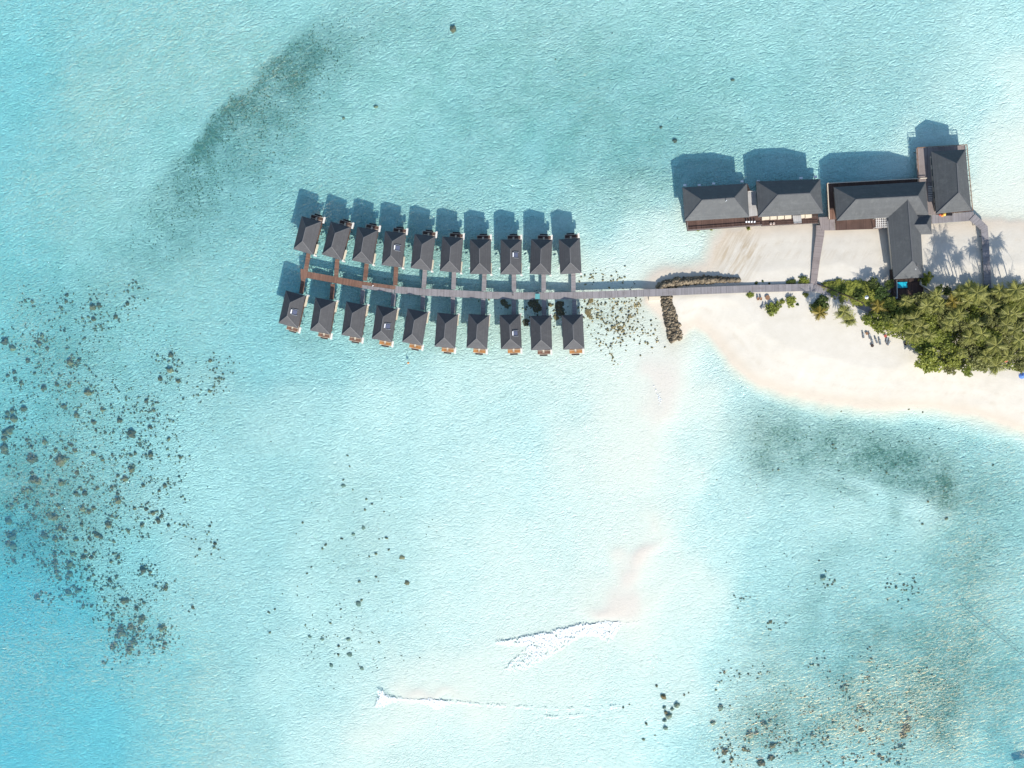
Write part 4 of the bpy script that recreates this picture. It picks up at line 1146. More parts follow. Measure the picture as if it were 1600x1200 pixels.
# wing: eaves west / east, ridge running into the long roof
wz, wr = ZE, 10.0
we = quad([(1387.5,338.5),(1396.6,436.2),(1443,433.8),(1438,345)], wz)
rn = P(1418.2, 311, wr); rs = P(1426, 407.6, wr)
b = MB()
E4 = [Vector((*p, wz + .003)) for p in we]; Rn = Vector((rn.x, rn.y, wr)); Rs = Vector((rs.x, rs.y, wr))
b.face([E4[0], E4[1], Rs, Rn]); b.face([E4[1], E4[2], Rs]); b.face([E4[2], E4[3], Rn, Rs])
dz = Vector((0, 0, .35))
for i in range(3): b.face([E4[i] - dz, E4[i + 1] - dz, E4[i + 1], E4[i]])
b.face([p - dz for p in E4[::-1]])
wing = b.build('wing_roof', M['roof_big'], r3)
b = MB(); b.beam(Rn + Vector((0, 0, .05)), Rs + Vector((0, 0, .05)), .3, .12); b.beam(E4[1], Rs, .25, .1); b.beam(E4[2], Rs, .25, .1); b.beam(E4[0], Rn, .25, .1); b.build('ridge_cap', M['ridge_dark'], wing)
b = MB(); b.prism(inset(ccw([tuple(p)[:2] for p in E4]), 1.0), 1.9, wz - .36, bottom=False); wl = b.build('wing_wall', M['wall'], r3)
b = MB(); slab(b, [(1392,350),(1400,442),(1441,440),(1437,350)], 1.9); b.build('wing_floor', M['darkwood'], r3)
b = MB(); q = quad([(1387.2,346),(1390,372),(1393,400),(1394.5,418)], 5.2)
for a_, c_ in zip(q, q[1:]): b.beam((*a_, 5.2), (*c_, 5.2), .16, .2)
b.build('gutter', M['white'], r3)
a_ = P(1429, 418, 6.9); b = MB(); b.dome((a_.x, a_.y, 7.6), .85, .5, 12, 3); b.build('roof_dish', M['lamp_white'], wing)
b = MB(); b.tube((a_.x, a_.y + .6, 7.2), (a_.x, a_.y + .6, 9.4), .12); b.build('vent_pipe', M['post'], wing)
stilts(r3, cB((90,640),(940,590),(965,880),(150,930)), 2.0, 8, 3)
stilts(r3, [(1395,355),(1436,355),(1440,430),(1401,430)], 1.9, 2, 4)
# annex hip on the east side of the wing
an = quad([(1426,333),(1429,366.5),(1456,365.8),(1454.3,336.3)], wz + .02)
b = MB(); A_ = [Vector((*p, wz + .02)) for p in an]; r0 = P(1424, 351.6, 8.0); r1_ = P(1447.5, 350.8, 8.0)
r0 = Vector((r0.x, r0.y, 8.0)); r1v = Vector((r1_.x, r1_.y, 8.0))
b.face([A_[0], r0, r1v, A_[3]][::-1]); b.face([A_[1], A_[2], r1v, r0]); b.face([A_[2], A_[3], r1v])
for i in (1, 2): b.face([A_[i] - dz, A_[i + 1] - dz, A_[i + 1], A_[i]])
b.face([A_[3] - dz, A_[0] - dz, A_[0], A_[3]]); b.face([p - dz for p in A_[::-1]])
ax_ = b.build('annex_roof', M['roof_big'], r3)
b = MB(); b.beam(r0, r1v, .26, .12); b.beam(A_[2], r1v, .22, .1); b.beam(A_[3], r1v, .22, .1); b.build('ridge_cap', M['ridge_dark'], ax_)
b = MB(); b.prism(inset(ccw([tuple(p)[:2] for p in A_]), .8), 1.9, wz - .35, bottom=False); b.build('annex_wall', M['wall'], r3)
# 4 corner house
r4, roof = building('corner_house', 'grey roofed house at the upper right of the complex, brown deck at its west', cB((1045,880),(1357,850),(1305,305),(1000,325)), cB((1245,692),(1228,430)), ZE, 10.8)
b = MB(); slab(b, cB((865,295),(1305,268),(1330,560),(1045,600),(878,600)), 2.2); b.build('upper_deck', M['plank_pink'], r4)
b = MB(); slab(b, cB((1045,601),(1331,561),(1359,858),(1045,890)), 2.19); b.build('floor', M['plank_dark'], r4)
b = MB(); slab(b, cB((1000,893),(1378,862),(1385,940),(1005,968)), 2.18); b.build('front_deck', M['plank_grey'], r4)
b = MB(); slab(b, cB((957,602),(1044,602),(1044,889),(968,889)), 2.17); b.build('passage_deck', M['plank_pink'], r4)
b = MB()
for k in range(9): slab(b, cB((975, 632 + k * 16), (1012, 632 + k * 16), (1012, 640 + k * 16), (975, 640 + k * 16)), 2.32, .15)
b.build('steps', M['white'], r4)
b = MB(); rail(b, cB((1305,268),(865,295),(880,598)), 2.2, w=.16); rail(b, cB((1306,268),(1358,855)), 2.2, w=.2); b.build('railing', M['brownpost'], r4)
stilts(r4, cB((875,305),(1305,275),(1350,930),(960,950)), 2.18, 5, 6)

# pool court at the foot of the wing
pc = empty('pool_court'); tag(pc, 'small walled court with a blue plunge pool below the south wing', 'terrace')
b = MB(); slab(b, [(1398,437),(1442,435),(1443,456),(1425,466),(1401,470)], 1.7); b.build('paving', M['plank_dark'], pc)
b = MB(); q = quad([(1400.5,438),(1401.5,466)], 2.4); b.beam((*q[0], 2.3), (*q[1], 2.3), .2, 1.2); b.build('white_wall', M['white'], pc); b = MB(); q = quad([(1438.5,437),(1439,445)], 2.4); b.beam((*q[0], 2.3), (*q[1], 2.3), .2, 1.2); b.build('white_wall', M['white'], pc)
b = MB(); slab(b, [(1392.5,421),(1397,421),(1399.5,468),(1395.5,468)], 2.9, 1.6); b.build('dark_wall', M['darkwood'], pc)
b = MB(); slab(b, [(1400.8,439.8),(1418.5,439.3),(1418.5,451),(1401.2,451.5)], 1.95, .4); rim = b.build('pool_rim', M['black'], pc)
b = MB(); slab(b, [(1401.8,441),(1417.4,440.4),(1417.4,449.6),(1402.2,450.2)], 1.97, .1); b.build('pool_water', M['pool'], pc)
b = MB(); slab(b, [(1385.5,447.5),(1393.5,447),(1394,463.5),(1386.5,464)], 1.9, .3); b.build('entrance_step', M['plank_pink'], pc)
b = MB(); q = quad([(1439.5,445),(1460,458),(1479,468)], 2.6)
for a_, c_ in zip(q, q[1:]): b.beam((*a_, 2.0), (*c_, 2.0), .3, 1.6)
b.build('slanting_wall', M['cream'], pc)
b = MB(); slab(b, [(1440,447),(1459,459),(1478,470),(1455,470),(1436,458)], 1.2, .3); b.build('dark_paving', M['darkwood'], pc)
a_ = P(1401, 465.5, 2.6); b = MB(); b.dome((a_.x, a_.y, 2.3), .45, .45, 10, 4); b.tube((a_.x, a_.y, 1.7), (a_.x, a_.y, 2.3), .15); b.build('globe_lamp', M['lamp_white'], pc)

# stone groynes ---------------------------------------------------------
def groyne(name, label, center, widths, top, n, seed):
    """rubble mound along photo points"""
    rr2 = random.Random(seed); pts = []; rad = []
    q = [Vector(P(a, b, .6)[:2]) for a, b in center]
    seg = [(q[i + 1] - q[i]).length for i in range(len(q) - 1)]; T = sum(seg)
    for _ in range(n):
        s = rr2.random() * T * 1.03; i = 0
        while i < len(seg) - 1 and s > seg[i]: s -= seg[i]; i += 1
        f_ = s / seg[i]; d = (q[i + 1] - q[i]).normalized(); nn = Vector((-d.y, d.x))
        w = widths[i] * (1 - f_) + widths[i + 1] * f_
        v_ = rr2.uniform(-1, 1) * (1.25 if rr2.random() < .08 else 1); p = q[i].lerp(q[i + 1], f_) + nn * v_ * w
        g = float(ground([p.x], [p.y])[0][0])
        h = max(g, g + (top - g) * (1 - min(1, abs(v_)) ** 1.6) )
        pts.append((p.x, p.y, h - .1)); rad.append(rr2.uniform(.22, .50) if rr2.random() < .75 else rr2.uniform(.5, .85))
    o = scatter_lumps(name, np.array(pts), np.array(rad), M['boulder'], n=6, k=4, rough=.5, flat=.75, seed=seed)
    tag(o, label, 'groyne')
    # solid core so that no sand shows between the stones
    return o


for args in (('stone_groyne', 'straight stone groyne sticking down into the shallows below the jetty', [(1040,462),(1044,480),(1048,500),(1053,520),(1056,530)], [1.7, 2.0, 2.2, 2.4, 2.5], 1.2, 1100, 4),
             ('stone_breakwater', 'curved dark stone breakwater hugging the north side of the jetty', [(1031,452),(1036,446),(1050,441.5),(1075,439.2),(1100,437.8),(1125,437.2),(1152,437.5)], [1.4, 1.5, 1.4, 1.3, 1.1, .8, .3], 1.5, 1300, 9)):
    groyne(*args)
o = empty('stone_block'); tag(o, 'sandy stone block at the root of the groyne under the jetty edge', 'block')
b = MB(); slab(b, [(1014,463.5),(1032,463),(1033,469),(1014,470)], .9, 1.2); b.build('stone', M['cream'], o)
# ------------------------------------------------------------------ vegetation
def crown_mesh(name, seed, n_clump, per, leaf, mat, r=1.0, hz=.55, spread=.16, low=-.15, reach=1.0):
    """unit crown (radius 1): clumps of leaf faces through the volume, ragged outline"""
    g = np.random.default_rng(seed)
    V = []; T = []
    lobes = [(g.uniform(0, 6.28), g.uniform(.25, .62) * reach, g.uniform(.34, .54) / reach ** .5, g.uniform(-.05, .28)) for _ in range(8)]
    while len(V) < n_clump:
        a, d, rr_, zz_ = lobes[g.integers(0, 8)]
        v = g.normal(size=3); v /= np.linalg.norm(v); v[2] = abs(v[2]) if g.random() < .8 else v[2]
        k = g.random() ** .35
        p = np.array([math.cos(a) * d, math.sin(a) * d, zz_]) + v * rr_ * k * np.array([1, 1, hz / .55 * .75])
        if p[2] < low: continue
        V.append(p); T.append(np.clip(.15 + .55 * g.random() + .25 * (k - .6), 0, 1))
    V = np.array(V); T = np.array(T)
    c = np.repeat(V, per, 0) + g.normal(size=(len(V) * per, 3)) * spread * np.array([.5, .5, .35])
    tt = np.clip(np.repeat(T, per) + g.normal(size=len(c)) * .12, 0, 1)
    n = len(c)
    # random leaf quads, mostly facing up
    nrm = g.normal(size=(n, 3)) * .55 + np.array([0, 0, .9]); nrm /= np.linalg.norm(nrm, axis=1)[:, None]
    u = np.cross(nrm, g.normal(size=(n, 3))); u /= np.linalg.norm(u, axis=1)[:, None]; w = np.cross(nrm, u)
    s = leaf * (.6 + .8 * g.random(n))[:, None]
    Q = np.stack([c - u * s, c - w * s * .55, c + u * s, c + w * s * .55], 1).reshape(-1, 3)
    F = np.arange(n * 4).reshape(n, 4)
    o = np_mesh(name, Q, F, mat, attrs=dict(tint=np.repeat(tt, 4)))
    me = o.data; bpy.data.objects.remove(o); return me


def mesh_of(o): me = o.data; bpy.data.objects.remove(o); return me


def trunk_mesh(seed, h=1.0):
    r = random.Random(seed); b = MB()
    top = Vector((r.uniform(-.08, .08), r.uniform(-.08, .08), .5))
    b.tube((0, 0, -.1), top, .06, .04, n=7)
    for i in range(5):
        a = i * 1.26 + r.random(); e = top + Vector((math.cos(a) * .5, math.sin(a) * .5, .35 + r.random() * .2))
        b.tube(top - Vector((0, 0, .08)), e, .032, .012, n=5)
    return mesh_of(b.build('trunk', M['bark']))


TRUNKS = [trunk_mesh(i) for i in range(3)]
CROWN = {}
for kind, mat in (('green', 'leaf'), ('light', 'leaf_light'), ('dark', 'leaf_dark'), ('olive', 'leaf_olive')):
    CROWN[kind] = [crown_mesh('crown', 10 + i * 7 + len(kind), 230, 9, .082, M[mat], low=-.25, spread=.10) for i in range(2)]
SHRUB = {}
for kind, mat in (('green', 'leaf'), ('light', 'leaf_light'), ('dark', 'leaf_dark')):
    SHRUB[kind] = [crown_mesh('foliage', 77 + i * 3 + len(kind), 110, 12, .085, M[mat], hz=.6, low=0, reach=.58, spread=.12) for i in range(2)]


def gz(x, y): return float(ground([x], [y])[0][0])


def tree(px, py, rpx, kind, label, h=None, group=None, cat='tree', i=[0]):
    i[0] += 1
    h = h or (2.9 + rpx * .11)
    p = P(px, py, h * .8); r = rpx / 4 * .98
    root = empty('broadleaf_tree', (p.x, p.y, gz(p.x, p.y) - .05), i[0] * 1.7)
    tr = bpy.data.objects.new('trunk', TRUNKS[i[0] % 3]); COL.objects.link(tr); tr.parent = root; tr.scale = (r * .9, r * .9, h * .8)
    cr = bpy.data.objects.new('crown', CROWN[kind][i[0] % 2]); COL.objects.link(cr); cr.parent = root
    cr.location = (0, 0, h * .62); cr.scale = (r * 1.08, r * (1.0 + .1 * math.sin(i[0] * 3)), max(r * .8, h * .38))
    tag(root, label, cat, group)
    return root


def shrub(px, py, rpx, kind, label, h=None, group=None, i=[0]):
    i[0] += 1
    r = rpx / 4; h = h or min(1.6, .5 + r * .5)
    p = P(px, py, 1.2 + h * .5)
    root = empty('shrub', (p.x, p.y, gz(p.x, p.y) - .03), i[0] * 2.1)
    r *= 1.28
    o = bpy.data.objects.new('foliage', SHRUB[kind][i[0] % 2]); COL.objects.link(o); o.parent = root; o.scale = (r * 1.08, r * 1.05, h * 1.25)
    tag(root, label, 'shrub', group)
    b = MB(); b.tube((0, 0, -.2), (0, 0, h * .5), .08 * max(r, .5), .04, n=5); st = b.build('stem', M['bark'], root)
    return root


def frond_geo(g, L, droop, lift, az, mat_t):
    """one arching frond with leaflets as thin quads; returns verts, faces"""
    n = 12; pts = []
    d = np.array([math.cos(az), math.sin(az), 0])
    for i in range(n + 1):
        s = i / n
        pts.append(d * (L * (s - .12 * s * s)) + np.array([0, 0, lift * L * s - droop * L * s * s]))
    V = []; F = []; T = []
    side = np.array([-d[1], d[0], 0])
    def quad_(a, b_, c, e, t_):
        k = len(V); V.extend([a, b_, c, e]); F.append((k, k + 1, k + 2, k + 3)); T.extend([t_] * 4)
    for i in range(n):
        w = .05
        quad_(pts[i] - side * w, pts[i + 1] - side * w * .8, pts[i + 1] + side * w * .8, pts[i] + side * w, .9)
        for sg in (-1, 1):
            for m_ in range(2):
                s = (i + m_ * .5) / n
                if s < .08: continue
                base = pts[i] + (pts[i + 1] - pts[i]) * (m_ * .5)
                ll = L * .205 * math.sin(min(1, s * 1.15 + .12) * math.pi) ** .6 * (.85 + .3 * g.random()) + .05
                fw = .45 + .6 * s
                tip = base + side * sg * ll + d * ll * fw + np.array([0, 0, -ll * (.35 + .6 * g.random())])
                wv = d * .05
                quad_(base - wv, base + wv, tip + wv * .35, tip - wv * .35, .2 + .6 * g.random())
    return np.array(V), np.array(F), np.array(T)


def palm_crown(seed, mat, nf=19, L=4.0, tuft=1.0):
    g = np.random.default_rng(seed); V = []; F = []; T = []; off = 0
    for i in range(nf):
        az = i * 2.399 + g.uniform(-.5, .5); old = i / nf
        v, f_, t_ = frond_geo(g, L * g.uniform(.62, 1.12), g.uniform(.25, .55) + .5 * old * tuft, g.uniform(.55, .9) - .75 * old, az, mat)
        t_ = np.clip(t_ * g.uniform(.5, 1.3), 0, 1)
        V.append(v); F.append(f_ + off); T.append(t_); off += len(v)
    return mesh_of(np_mesh('crown', np.concatenate(V), np.concatenate(F), mat, attrs=dict(tint=np.concatenate(T))))


PALMC = {'green': [palm_crown(i, M['frond'], 26 + 3 * i) for i in range(4)], 'gold': [palm_crown(8, M['frond_gold'], 22)]}


def palm(px, py, rpx, h, kind, label, lean=(.6, -.4), group=None, i=[0]):
    """px,py is where the crown is seen"""
    i[0] += 1
    h += .8; p = P(px, py, 1.0 + h)
    bx, by = p.x + lean[0], p.y + lean[1]; zg = gz(bx, by) - .1
    root = empty('palm_tree', (bx, by, zg))
    b = MB(); n = 7; top = Vector((p.x - bx, p.y - by, h + 1.0 - zg))
    prev = Vector((0, 0, -.2))
    for k in range(1, n + 1):
        s = k / n; c = Vector((top.x * s ** 1.7, top.y * s ** 1.7, top.z * s))
        b.tube(prev, c, .20 - .07 * (k - 1) / n, .20 - .07 * k / n, n=7, cap=(k == n)); prev = c
    b.build('trunk', M['bark'], root)
    c = PALMC[kind]; cr = bpy.data.objects.new('crown', c[i[0] % len(c)]); COL.objects.link(cr); cr.parent = root
    s = rpx / 4 / 4.0 * (1.30 + .12 * math.sin(i[0] * 2.3)); cr.location = top; cr.scale = (s, s, s); cr.rotation_euler = (0, 0, i[0] * .9)
    b = MB()
    for k in range(5): a = k * 1.26; b.dome((top.x + .22 * math.cos(a), top.y + .22 * math.sin(a), top.z - .45), .16, .25, 6, 3)
    b.build('coconuts', M['frond_gold'], root)
    tag(root, label, 'palm tree', group); return root


# named shrubs on the sand by the jetty
shrub(1173,461,5.4,'green','small egg shaped bush touching the south edge of the jetty, leftmost on the beach',1.2)
shrub(1209.5,481.5,10.8,'green','big round bush on the beach south of the jetty, largest of the loose bushes',2.0)
shrub(1221.5,471.5,4,'light','small pale bush tucked against the big round bush',.8)
shrub(1236,472,8,'light','oval bush on the beach right of the big round bush',1.5)
shrub(1246,476,2.2,'dark','tiny dark bush at the foot of the oval bush',.4)
shrub(1258.8,460.5,4,'light','small bush just below the junction of the boardwalks',.9)
shrub(1282,476.5,14,'dark','wide dark bush behind the golden palm',2.4)
shrub(1181.6,442.5,2.4,'dark','tiny plant north of the jetty, leftmost of three',.4)
shrub(1192,439.5,1.8,'dark','tiny plant north of the jetty, middle of three',.35)
shrub(1202,443,1.8,'dark','tiny plant on the north edge of the jetty, rightmost of three',.35)
shrub(1232.5,441,3.6,'dark','small dark bush north of the jetty, left of a pair',.9)
shrub(1240,440,4.4,'dark','small dark bush north of the jetty, right of a pair',1.0)
shrub(1257,440,7.5,'green','bushy clump in the corner between jetty and straight boardwalk',1.3)
shrub(1448.5,435,10,'green','rounded bush against the east side of the wing near the pool court',3.2)
for k, (x_, y_, r_) in enumerate([(1287,447,6),(1296,450,9),(1308,451,11),(1321,455,13),(1334,459,14),(1347,462,14),(1360,466,13),(1341,448,10),(1354,449,10),(1326,444,8),(1312,442,6),(1368,452,10),(1372,473,10),(1335,470,8),(1318,464,7),(1300,443,6)]):
    shrub(x_, y_, r_, 'light', 'yellow green bush in the hedge above the slanting boardwalk', 0.8 + .08 * (k % 4), 'bushes of the hedge above the slanting boardwalk')
shrub(1317.5,452,6,'dark','narrow dark bush splitting the hedge above the slanting boardwalk',2.2)
shrub(1341,462,8,'dark','round dark bush inside the hedge',2.4)
for x_, y_, lab in ((1092.5,357.5,'yellow green plant at the deck rail of the west house, leftmost'),(1113,356.5,'yellow green plant at the deck rail of the west house, middle'),(1171.5,355.5,'yellow green plant at the deck corner between the west and middle houses')):
    shrub(x_, y_, 2.8, 'light', lab, 1.6)

G1 = 'broadleaf trees of the grove'
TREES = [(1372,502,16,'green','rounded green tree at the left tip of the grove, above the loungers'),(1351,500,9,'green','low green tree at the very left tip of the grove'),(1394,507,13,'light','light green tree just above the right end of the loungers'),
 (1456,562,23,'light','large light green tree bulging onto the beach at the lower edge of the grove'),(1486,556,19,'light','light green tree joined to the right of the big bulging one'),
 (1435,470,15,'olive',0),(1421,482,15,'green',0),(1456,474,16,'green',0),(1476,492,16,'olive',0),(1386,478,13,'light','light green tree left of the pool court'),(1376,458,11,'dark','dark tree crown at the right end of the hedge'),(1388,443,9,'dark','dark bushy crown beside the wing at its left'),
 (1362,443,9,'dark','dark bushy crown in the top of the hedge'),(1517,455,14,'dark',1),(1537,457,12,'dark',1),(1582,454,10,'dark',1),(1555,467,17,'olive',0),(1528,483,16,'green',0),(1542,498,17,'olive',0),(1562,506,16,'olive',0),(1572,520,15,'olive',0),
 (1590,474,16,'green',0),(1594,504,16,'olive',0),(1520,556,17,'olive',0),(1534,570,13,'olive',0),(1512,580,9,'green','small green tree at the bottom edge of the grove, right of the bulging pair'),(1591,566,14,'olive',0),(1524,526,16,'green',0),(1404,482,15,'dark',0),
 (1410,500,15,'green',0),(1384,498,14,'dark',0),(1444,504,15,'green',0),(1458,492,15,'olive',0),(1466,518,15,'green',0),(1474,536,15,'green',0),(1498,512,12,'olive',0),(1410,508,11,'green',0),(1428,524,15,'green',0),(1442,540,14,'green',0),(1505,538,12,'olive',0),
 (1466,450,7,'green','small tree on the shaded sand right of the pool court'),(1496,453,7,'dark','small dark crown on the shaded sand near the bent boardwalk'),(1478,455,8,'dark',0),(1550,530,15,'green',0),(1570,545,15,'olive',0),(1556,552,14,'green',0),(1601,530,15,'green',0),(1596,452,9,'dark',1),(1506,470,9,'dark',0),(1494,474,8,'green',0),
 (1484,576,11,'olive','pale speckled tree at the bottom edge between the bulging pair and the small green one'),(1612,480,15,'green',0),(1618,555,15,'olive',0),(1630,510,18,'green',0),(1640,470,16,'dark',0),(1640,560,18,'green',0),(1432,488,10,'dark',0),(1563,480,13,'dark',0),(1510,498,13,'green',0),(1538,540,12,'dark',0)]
KL = {'green': 'mid green broadleaf tree within the grove right of the pool court', 'olive': 'olive toned broadleaf tree within the grove right of the pool court', 'dark': 'dark broadleaf tree within the grove right of the pool court'}
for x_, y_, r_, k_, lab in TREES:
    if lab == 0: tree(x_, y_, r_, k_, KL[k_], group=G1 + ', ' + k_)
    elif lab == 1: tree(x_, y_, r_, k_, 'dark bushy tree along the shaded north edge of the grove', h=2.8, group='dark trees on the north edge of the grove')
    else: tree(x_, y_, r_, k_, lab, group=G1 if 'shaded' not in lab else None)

palm(1281,489,12,4.2,'gold','golden leaved palm in front of the wide dark bush')
palm(1318,487,14,5.0,'green','greyish palm left of the slanting boardwalk end, upper of two beside it')
palm(1327,500,11,4.5,'green','green palm on the open beach below the slanting boardwalk')
palm(1372,478,11,6.5,'gold','golden leaved palm where the slanting boardwalk enters the grove')
palm(1404,508,11,7.5,'green','palm above the right end of the lounger row')
palm(1428,522,13,8,'green','palm on the beach edge right of the loungers')
palm(1489,471,12,8,'gold','golden palm right of the slanting wall of the pool court')
palm(1556,540,15,10,'green','tall dark centred palm in the right part of the grove')
palm(1556,572,13,7,'green','bushy palm at the bottom edge of the grove near the right side')
palm(1592,532,14,9,'green','palm near the right edge of the photo, level with the tall dark palm')
for x_, y_, h_ in ((1514,452,10.5),(1526,458,12),(1562,454,9),(1588,452,11),(1606,450,10),(1500,458,8)): palm(x_, y_, 13, h_, 'green', 'tall palm on the north edge of the grove casting a long feathery shadow', group='palms on the north edge of the grove')
PG = 'palms inside the grove'
for x_, y_, r_, h_ in ((1448,478,11,9),(1463,462,11,9),(1512,470,11,9.5),(1530,462,11,11),(1577,462,12,9.5),(1597,466,12,9),(1545,478,12,11),(1515,527,12,8),(1500,490,11,8),(1440,510,11,8),(1480,508,11,8),(1575,492,12,9),(1620,500,13,9),(1415,470,10,7),(1428,498,11,8.5),(1452,524,11,8.5),(1468,478,10,8),(1490,498,11,9),(1525,505,11,10),(1534,522,10,9.5),(1572,508,11,10),(1585,490,11,9.5),(1574,556,10,8),(1585,516,10,9),(1540,556,10,8.5),(1606,548,11,8.5),(1505,552,9,7.5),(1404,500,9,7)):
    palm(x_, y_, r_, h_, 'green', 'feathery palm rising among the trees of the grove', group=PG)

# undergrowth covers the sand under the grove
N = 26000
gx = rng.uniform(1345, 1680, N); gy = rng.uniform(444, 588, N)
GP = np.array([(1345,500),(1352,490),(1375,476),(1392,455),(1400,468),(1440,462),(1470,468),(1505,462),(1520,450),(1560,452),(1680,448),(1680,585),(1600,582),(1565,575),(1545,580),(1500,578),(1440,575),(1432,550),(1425,535),(1400,528),(1370,520)], float)
sdg = poly_sd(gx, gy, GP)
k = (sdg > 0) & (vnoise(gx, gy, 9, 71) > .30 - .2 * (sdg > 12))
gx, gy = gx[k], gy[k]; n = len(gx)
W_ = np.array([P(a, b, 1.5)[:2] for a, b in zip(gx, gy)])
zg = ground(W_[:, 0], W_[:, 1])[0]
c = np.stack([W_[:, 0], W_[:, 1], zg + rng.uniform(.1, 1.3, n)], 1)
nrm = rng.normal(size=(n, 3)) * .5 + np.array([0, 0, 1]); nrm /= np.linalg.norm(nrm, axis=1)[:, None]
u = np.cross(nrm, rng.normal(size=(n, 3))); u /= np.linalg.norm(u, axis=1)[:, None]; w = np.cross(nrm, u); s = rng.uniform(.2, .5, n)[:, None]
o = np_mesh('undergrowth', np.stack([c - u * s, c - w * s * .6, c + u * s, c + w * s * .6], 1).reshape(-1, 3), np.arange(n * 4).reshape(n, 4), M['leaf'], attrs=dict(tint=np.repeat(rng.random(n), 4)))
tag(o, 'low leafy undergrowth beneath the grove', 'undergrowth', kind='stuff')
# ------------------------------------------------------------------ people and small things
def lounger(px, py, ang, label, mat='cloth_grey'):
    p = P(px, py, 1.3); root = empty('sun_lounger', (p.x, p.y, gz(p.x, p.y)), R(ang))
    b = MB(); b.box(-.33, .33, -.95, .35, .30, .36)
    for sx in (-.3, .3): b.box(sx - .03, sx + .03, -.95, .95, .24, .30)
    b.build('frame', M['brownpost'], root)
    for sx in (-.28, .28):
        for yy in (-.85, .8): b2 = MB(); b2.box(sx - .03, sx + .03, yy - .03, yy + .03, 0, .24); b2.build('leg', M['brownpost'], root)
    b = MB(); b.box(-.31, .31, -.92, .33, .37, .45); b.build('mattress', M[mat], root)
    b = MB(); b.beam((0, .36, .42), (0, .98, .78), .6, .08); b.build('backrest', M[mat], root)
    tag(root, label, 'lounger', 'sun loungers on the beach'); return root


lounger(1191, 479, -35, 'grey sun lounger beside the big round bush near the jetty')
for k, (x_, y_, a_, lab) in enumerate([(1348.5,524.5,8,'leftmost grey lounger of the row below the grove tip'),(1358.5,525.5,10,'second grey lounger from the left below the grove tip'),(1362.5,534,15,'lounger pulled forward onto the sand with a brown box at its foot'),
                           (1369,532.5,25,'grey lounger just right of the one pulled forward'),(1374.5,534.5,12,'middle right grey lounger below the light green tree'),(1385,532,-5,'second lounger from the right end, upright on the sand'),(1388,536,-25,'rightmost lounger of the row, turned slightly')]):
    lounger(x_, y_, a_, lab)


def table(px, py, r, mat, label, h=.5):
    p = P(px, py, 1.4); root = empty('side_table', (p.x, p.y, gz(p.x, p.y)))
    b = MB(); b.tube((0, 0, h - .05), (0, 0, h), r, n=12); b.build('table_top', M[mat], root)
    for k in range(3): a = k * 2.094; b = MB(); b.tube((r * .7 * math.cos(a), r * .7 * math.sin(a), 0), (r * .5 * math.cos(a), r * .5 * math.sin(a), h - .05), .03, n=5); b.build('leg', M['brownpost'], root)
    tag(root, label, 'table', 'small wooden tables on the beach'); return root


table(1354, 521, .55, 'brownpost', 'small brown table between the two leftmost loungers below the grove')
table(1362.6, 540, .6, 'darkwood', 'dark low table at the foot of the forward lounger')
table(1383, 525, .55, 'red', 'reddish table under the leaves above the right loungers')
table(1199, 465, .9, 'brownpost', 'round brown table above the lounger by the big round bush')
table(1415, 537, .7, 'darkwood', 'dark table at the beach edge right of the loungers')


def armchair(px, py, label, ang=0, mat='brownpost', g='wooden beach chairs near the jetty'):
    p = P(px, py, 1.4); root = empty('beach_chair', (p.x, p.y, gz(p.x, p.y)), R(ang))
    b = MB(); b.box(-.35, .35, -.4, .35, .35, .42); b.build('seat', M[mat], root)
    b = MB(); b.beam((0, .34, .42), (0, .62, 1.0), .7, .07); b.build('backrest', M[mat], root)
    for sx in (-.32, .32):
        for yy in (-.36, .32): b = MB(); b.box(sx - .03, sx + .03, yy - .03, yy + .03, 0, .35); b.build('leg', M[mat], root)
        b = MB(); b.box(sx - .05, sx + .05, -.4, .4, .6, .65); b.build('armrest', M[mat], root)
    tag(root, label, 'chair', g)


armchair(1184.2, 467.5, 'left one of two wooden chairs side by side on the sand below the jetty')
armchair(1188.6, 467.5, 'right one of two wooden chairs side by side on the sand below the jetty')


def deck_chair(px, py, z, label, mat='lamp_white', ang=0):
    p = P(px, py, z); root = empty('dining_chair', (p.x, p.y, z + .01), R(ang))
    b = MB(); b.box(-.28, .28, -.28, .28, .42, .47); b.build('seat', M[mat], root)
    b = MB(); b.box(-.28, .28, .24, .29, .48, .95); b.build('backrest', M[mat], root)
    for sx in (-.25, .25):
        for yy in (-.25, .22): b = MB(); b.box(sx - .025, sx + .025, yy - .025, yy + .025, 0, .41); b.build('leg', M[mat], root)
    tag(root, label, 'chair', 'pale chairs on the west house deck')


for x_, lab in ((1165.8,'leftmost of four pale chairs on the right end of the west house deck'),(1169.8,'second from left of four pale chairs on the west house deck'),(1174,'third from left of four pale chairs on the west house deck'),(1178.6,'rightmost of four pale chairs on the west house deck')):
    deck_chair(x_, 347.2, 2.0, lab)
for x_, y_, lab in ((1204.6,349.8,'left one of two pale round stools on the middle house deck'),(1209.2,349.4,'right one of two pale round stools on the middle house deck')):
    p = P(x_, y_, 2.5); root = empty('stool', (p.x, p.y, 2.01)); b = MB(); b.tube((0, 0, .4), (0, 0, .55), .42, n=12); b.build('cushion', M['cloth_pink'], root)
    b = MB(); b.tube((0, 0, 0), (0, 0, .39), .3, .36, n=10); b.build('base', M['cream'], root); tag(root, lab, 'stool', 'pale stools on the middle house deck')


def beanbag(px, py, z, mat, label, r=.6):
    p = P(px, py, z); root = empty('beanbag', (p.x, p.y, z + .01))
    b = MB(); b.dome((0, 0, 0), r, r * .8, 12, 4); b.build('bag', M[mat], root, smooth=True)
    b = MB(); b.tube((0, .1, r * .76), (0, .1, r * .9), .1, .05, n=6); b.build('handle', M['black'], root)
    tag(root, label, 'beanbag', 'bright beanbags on the corner house deck')


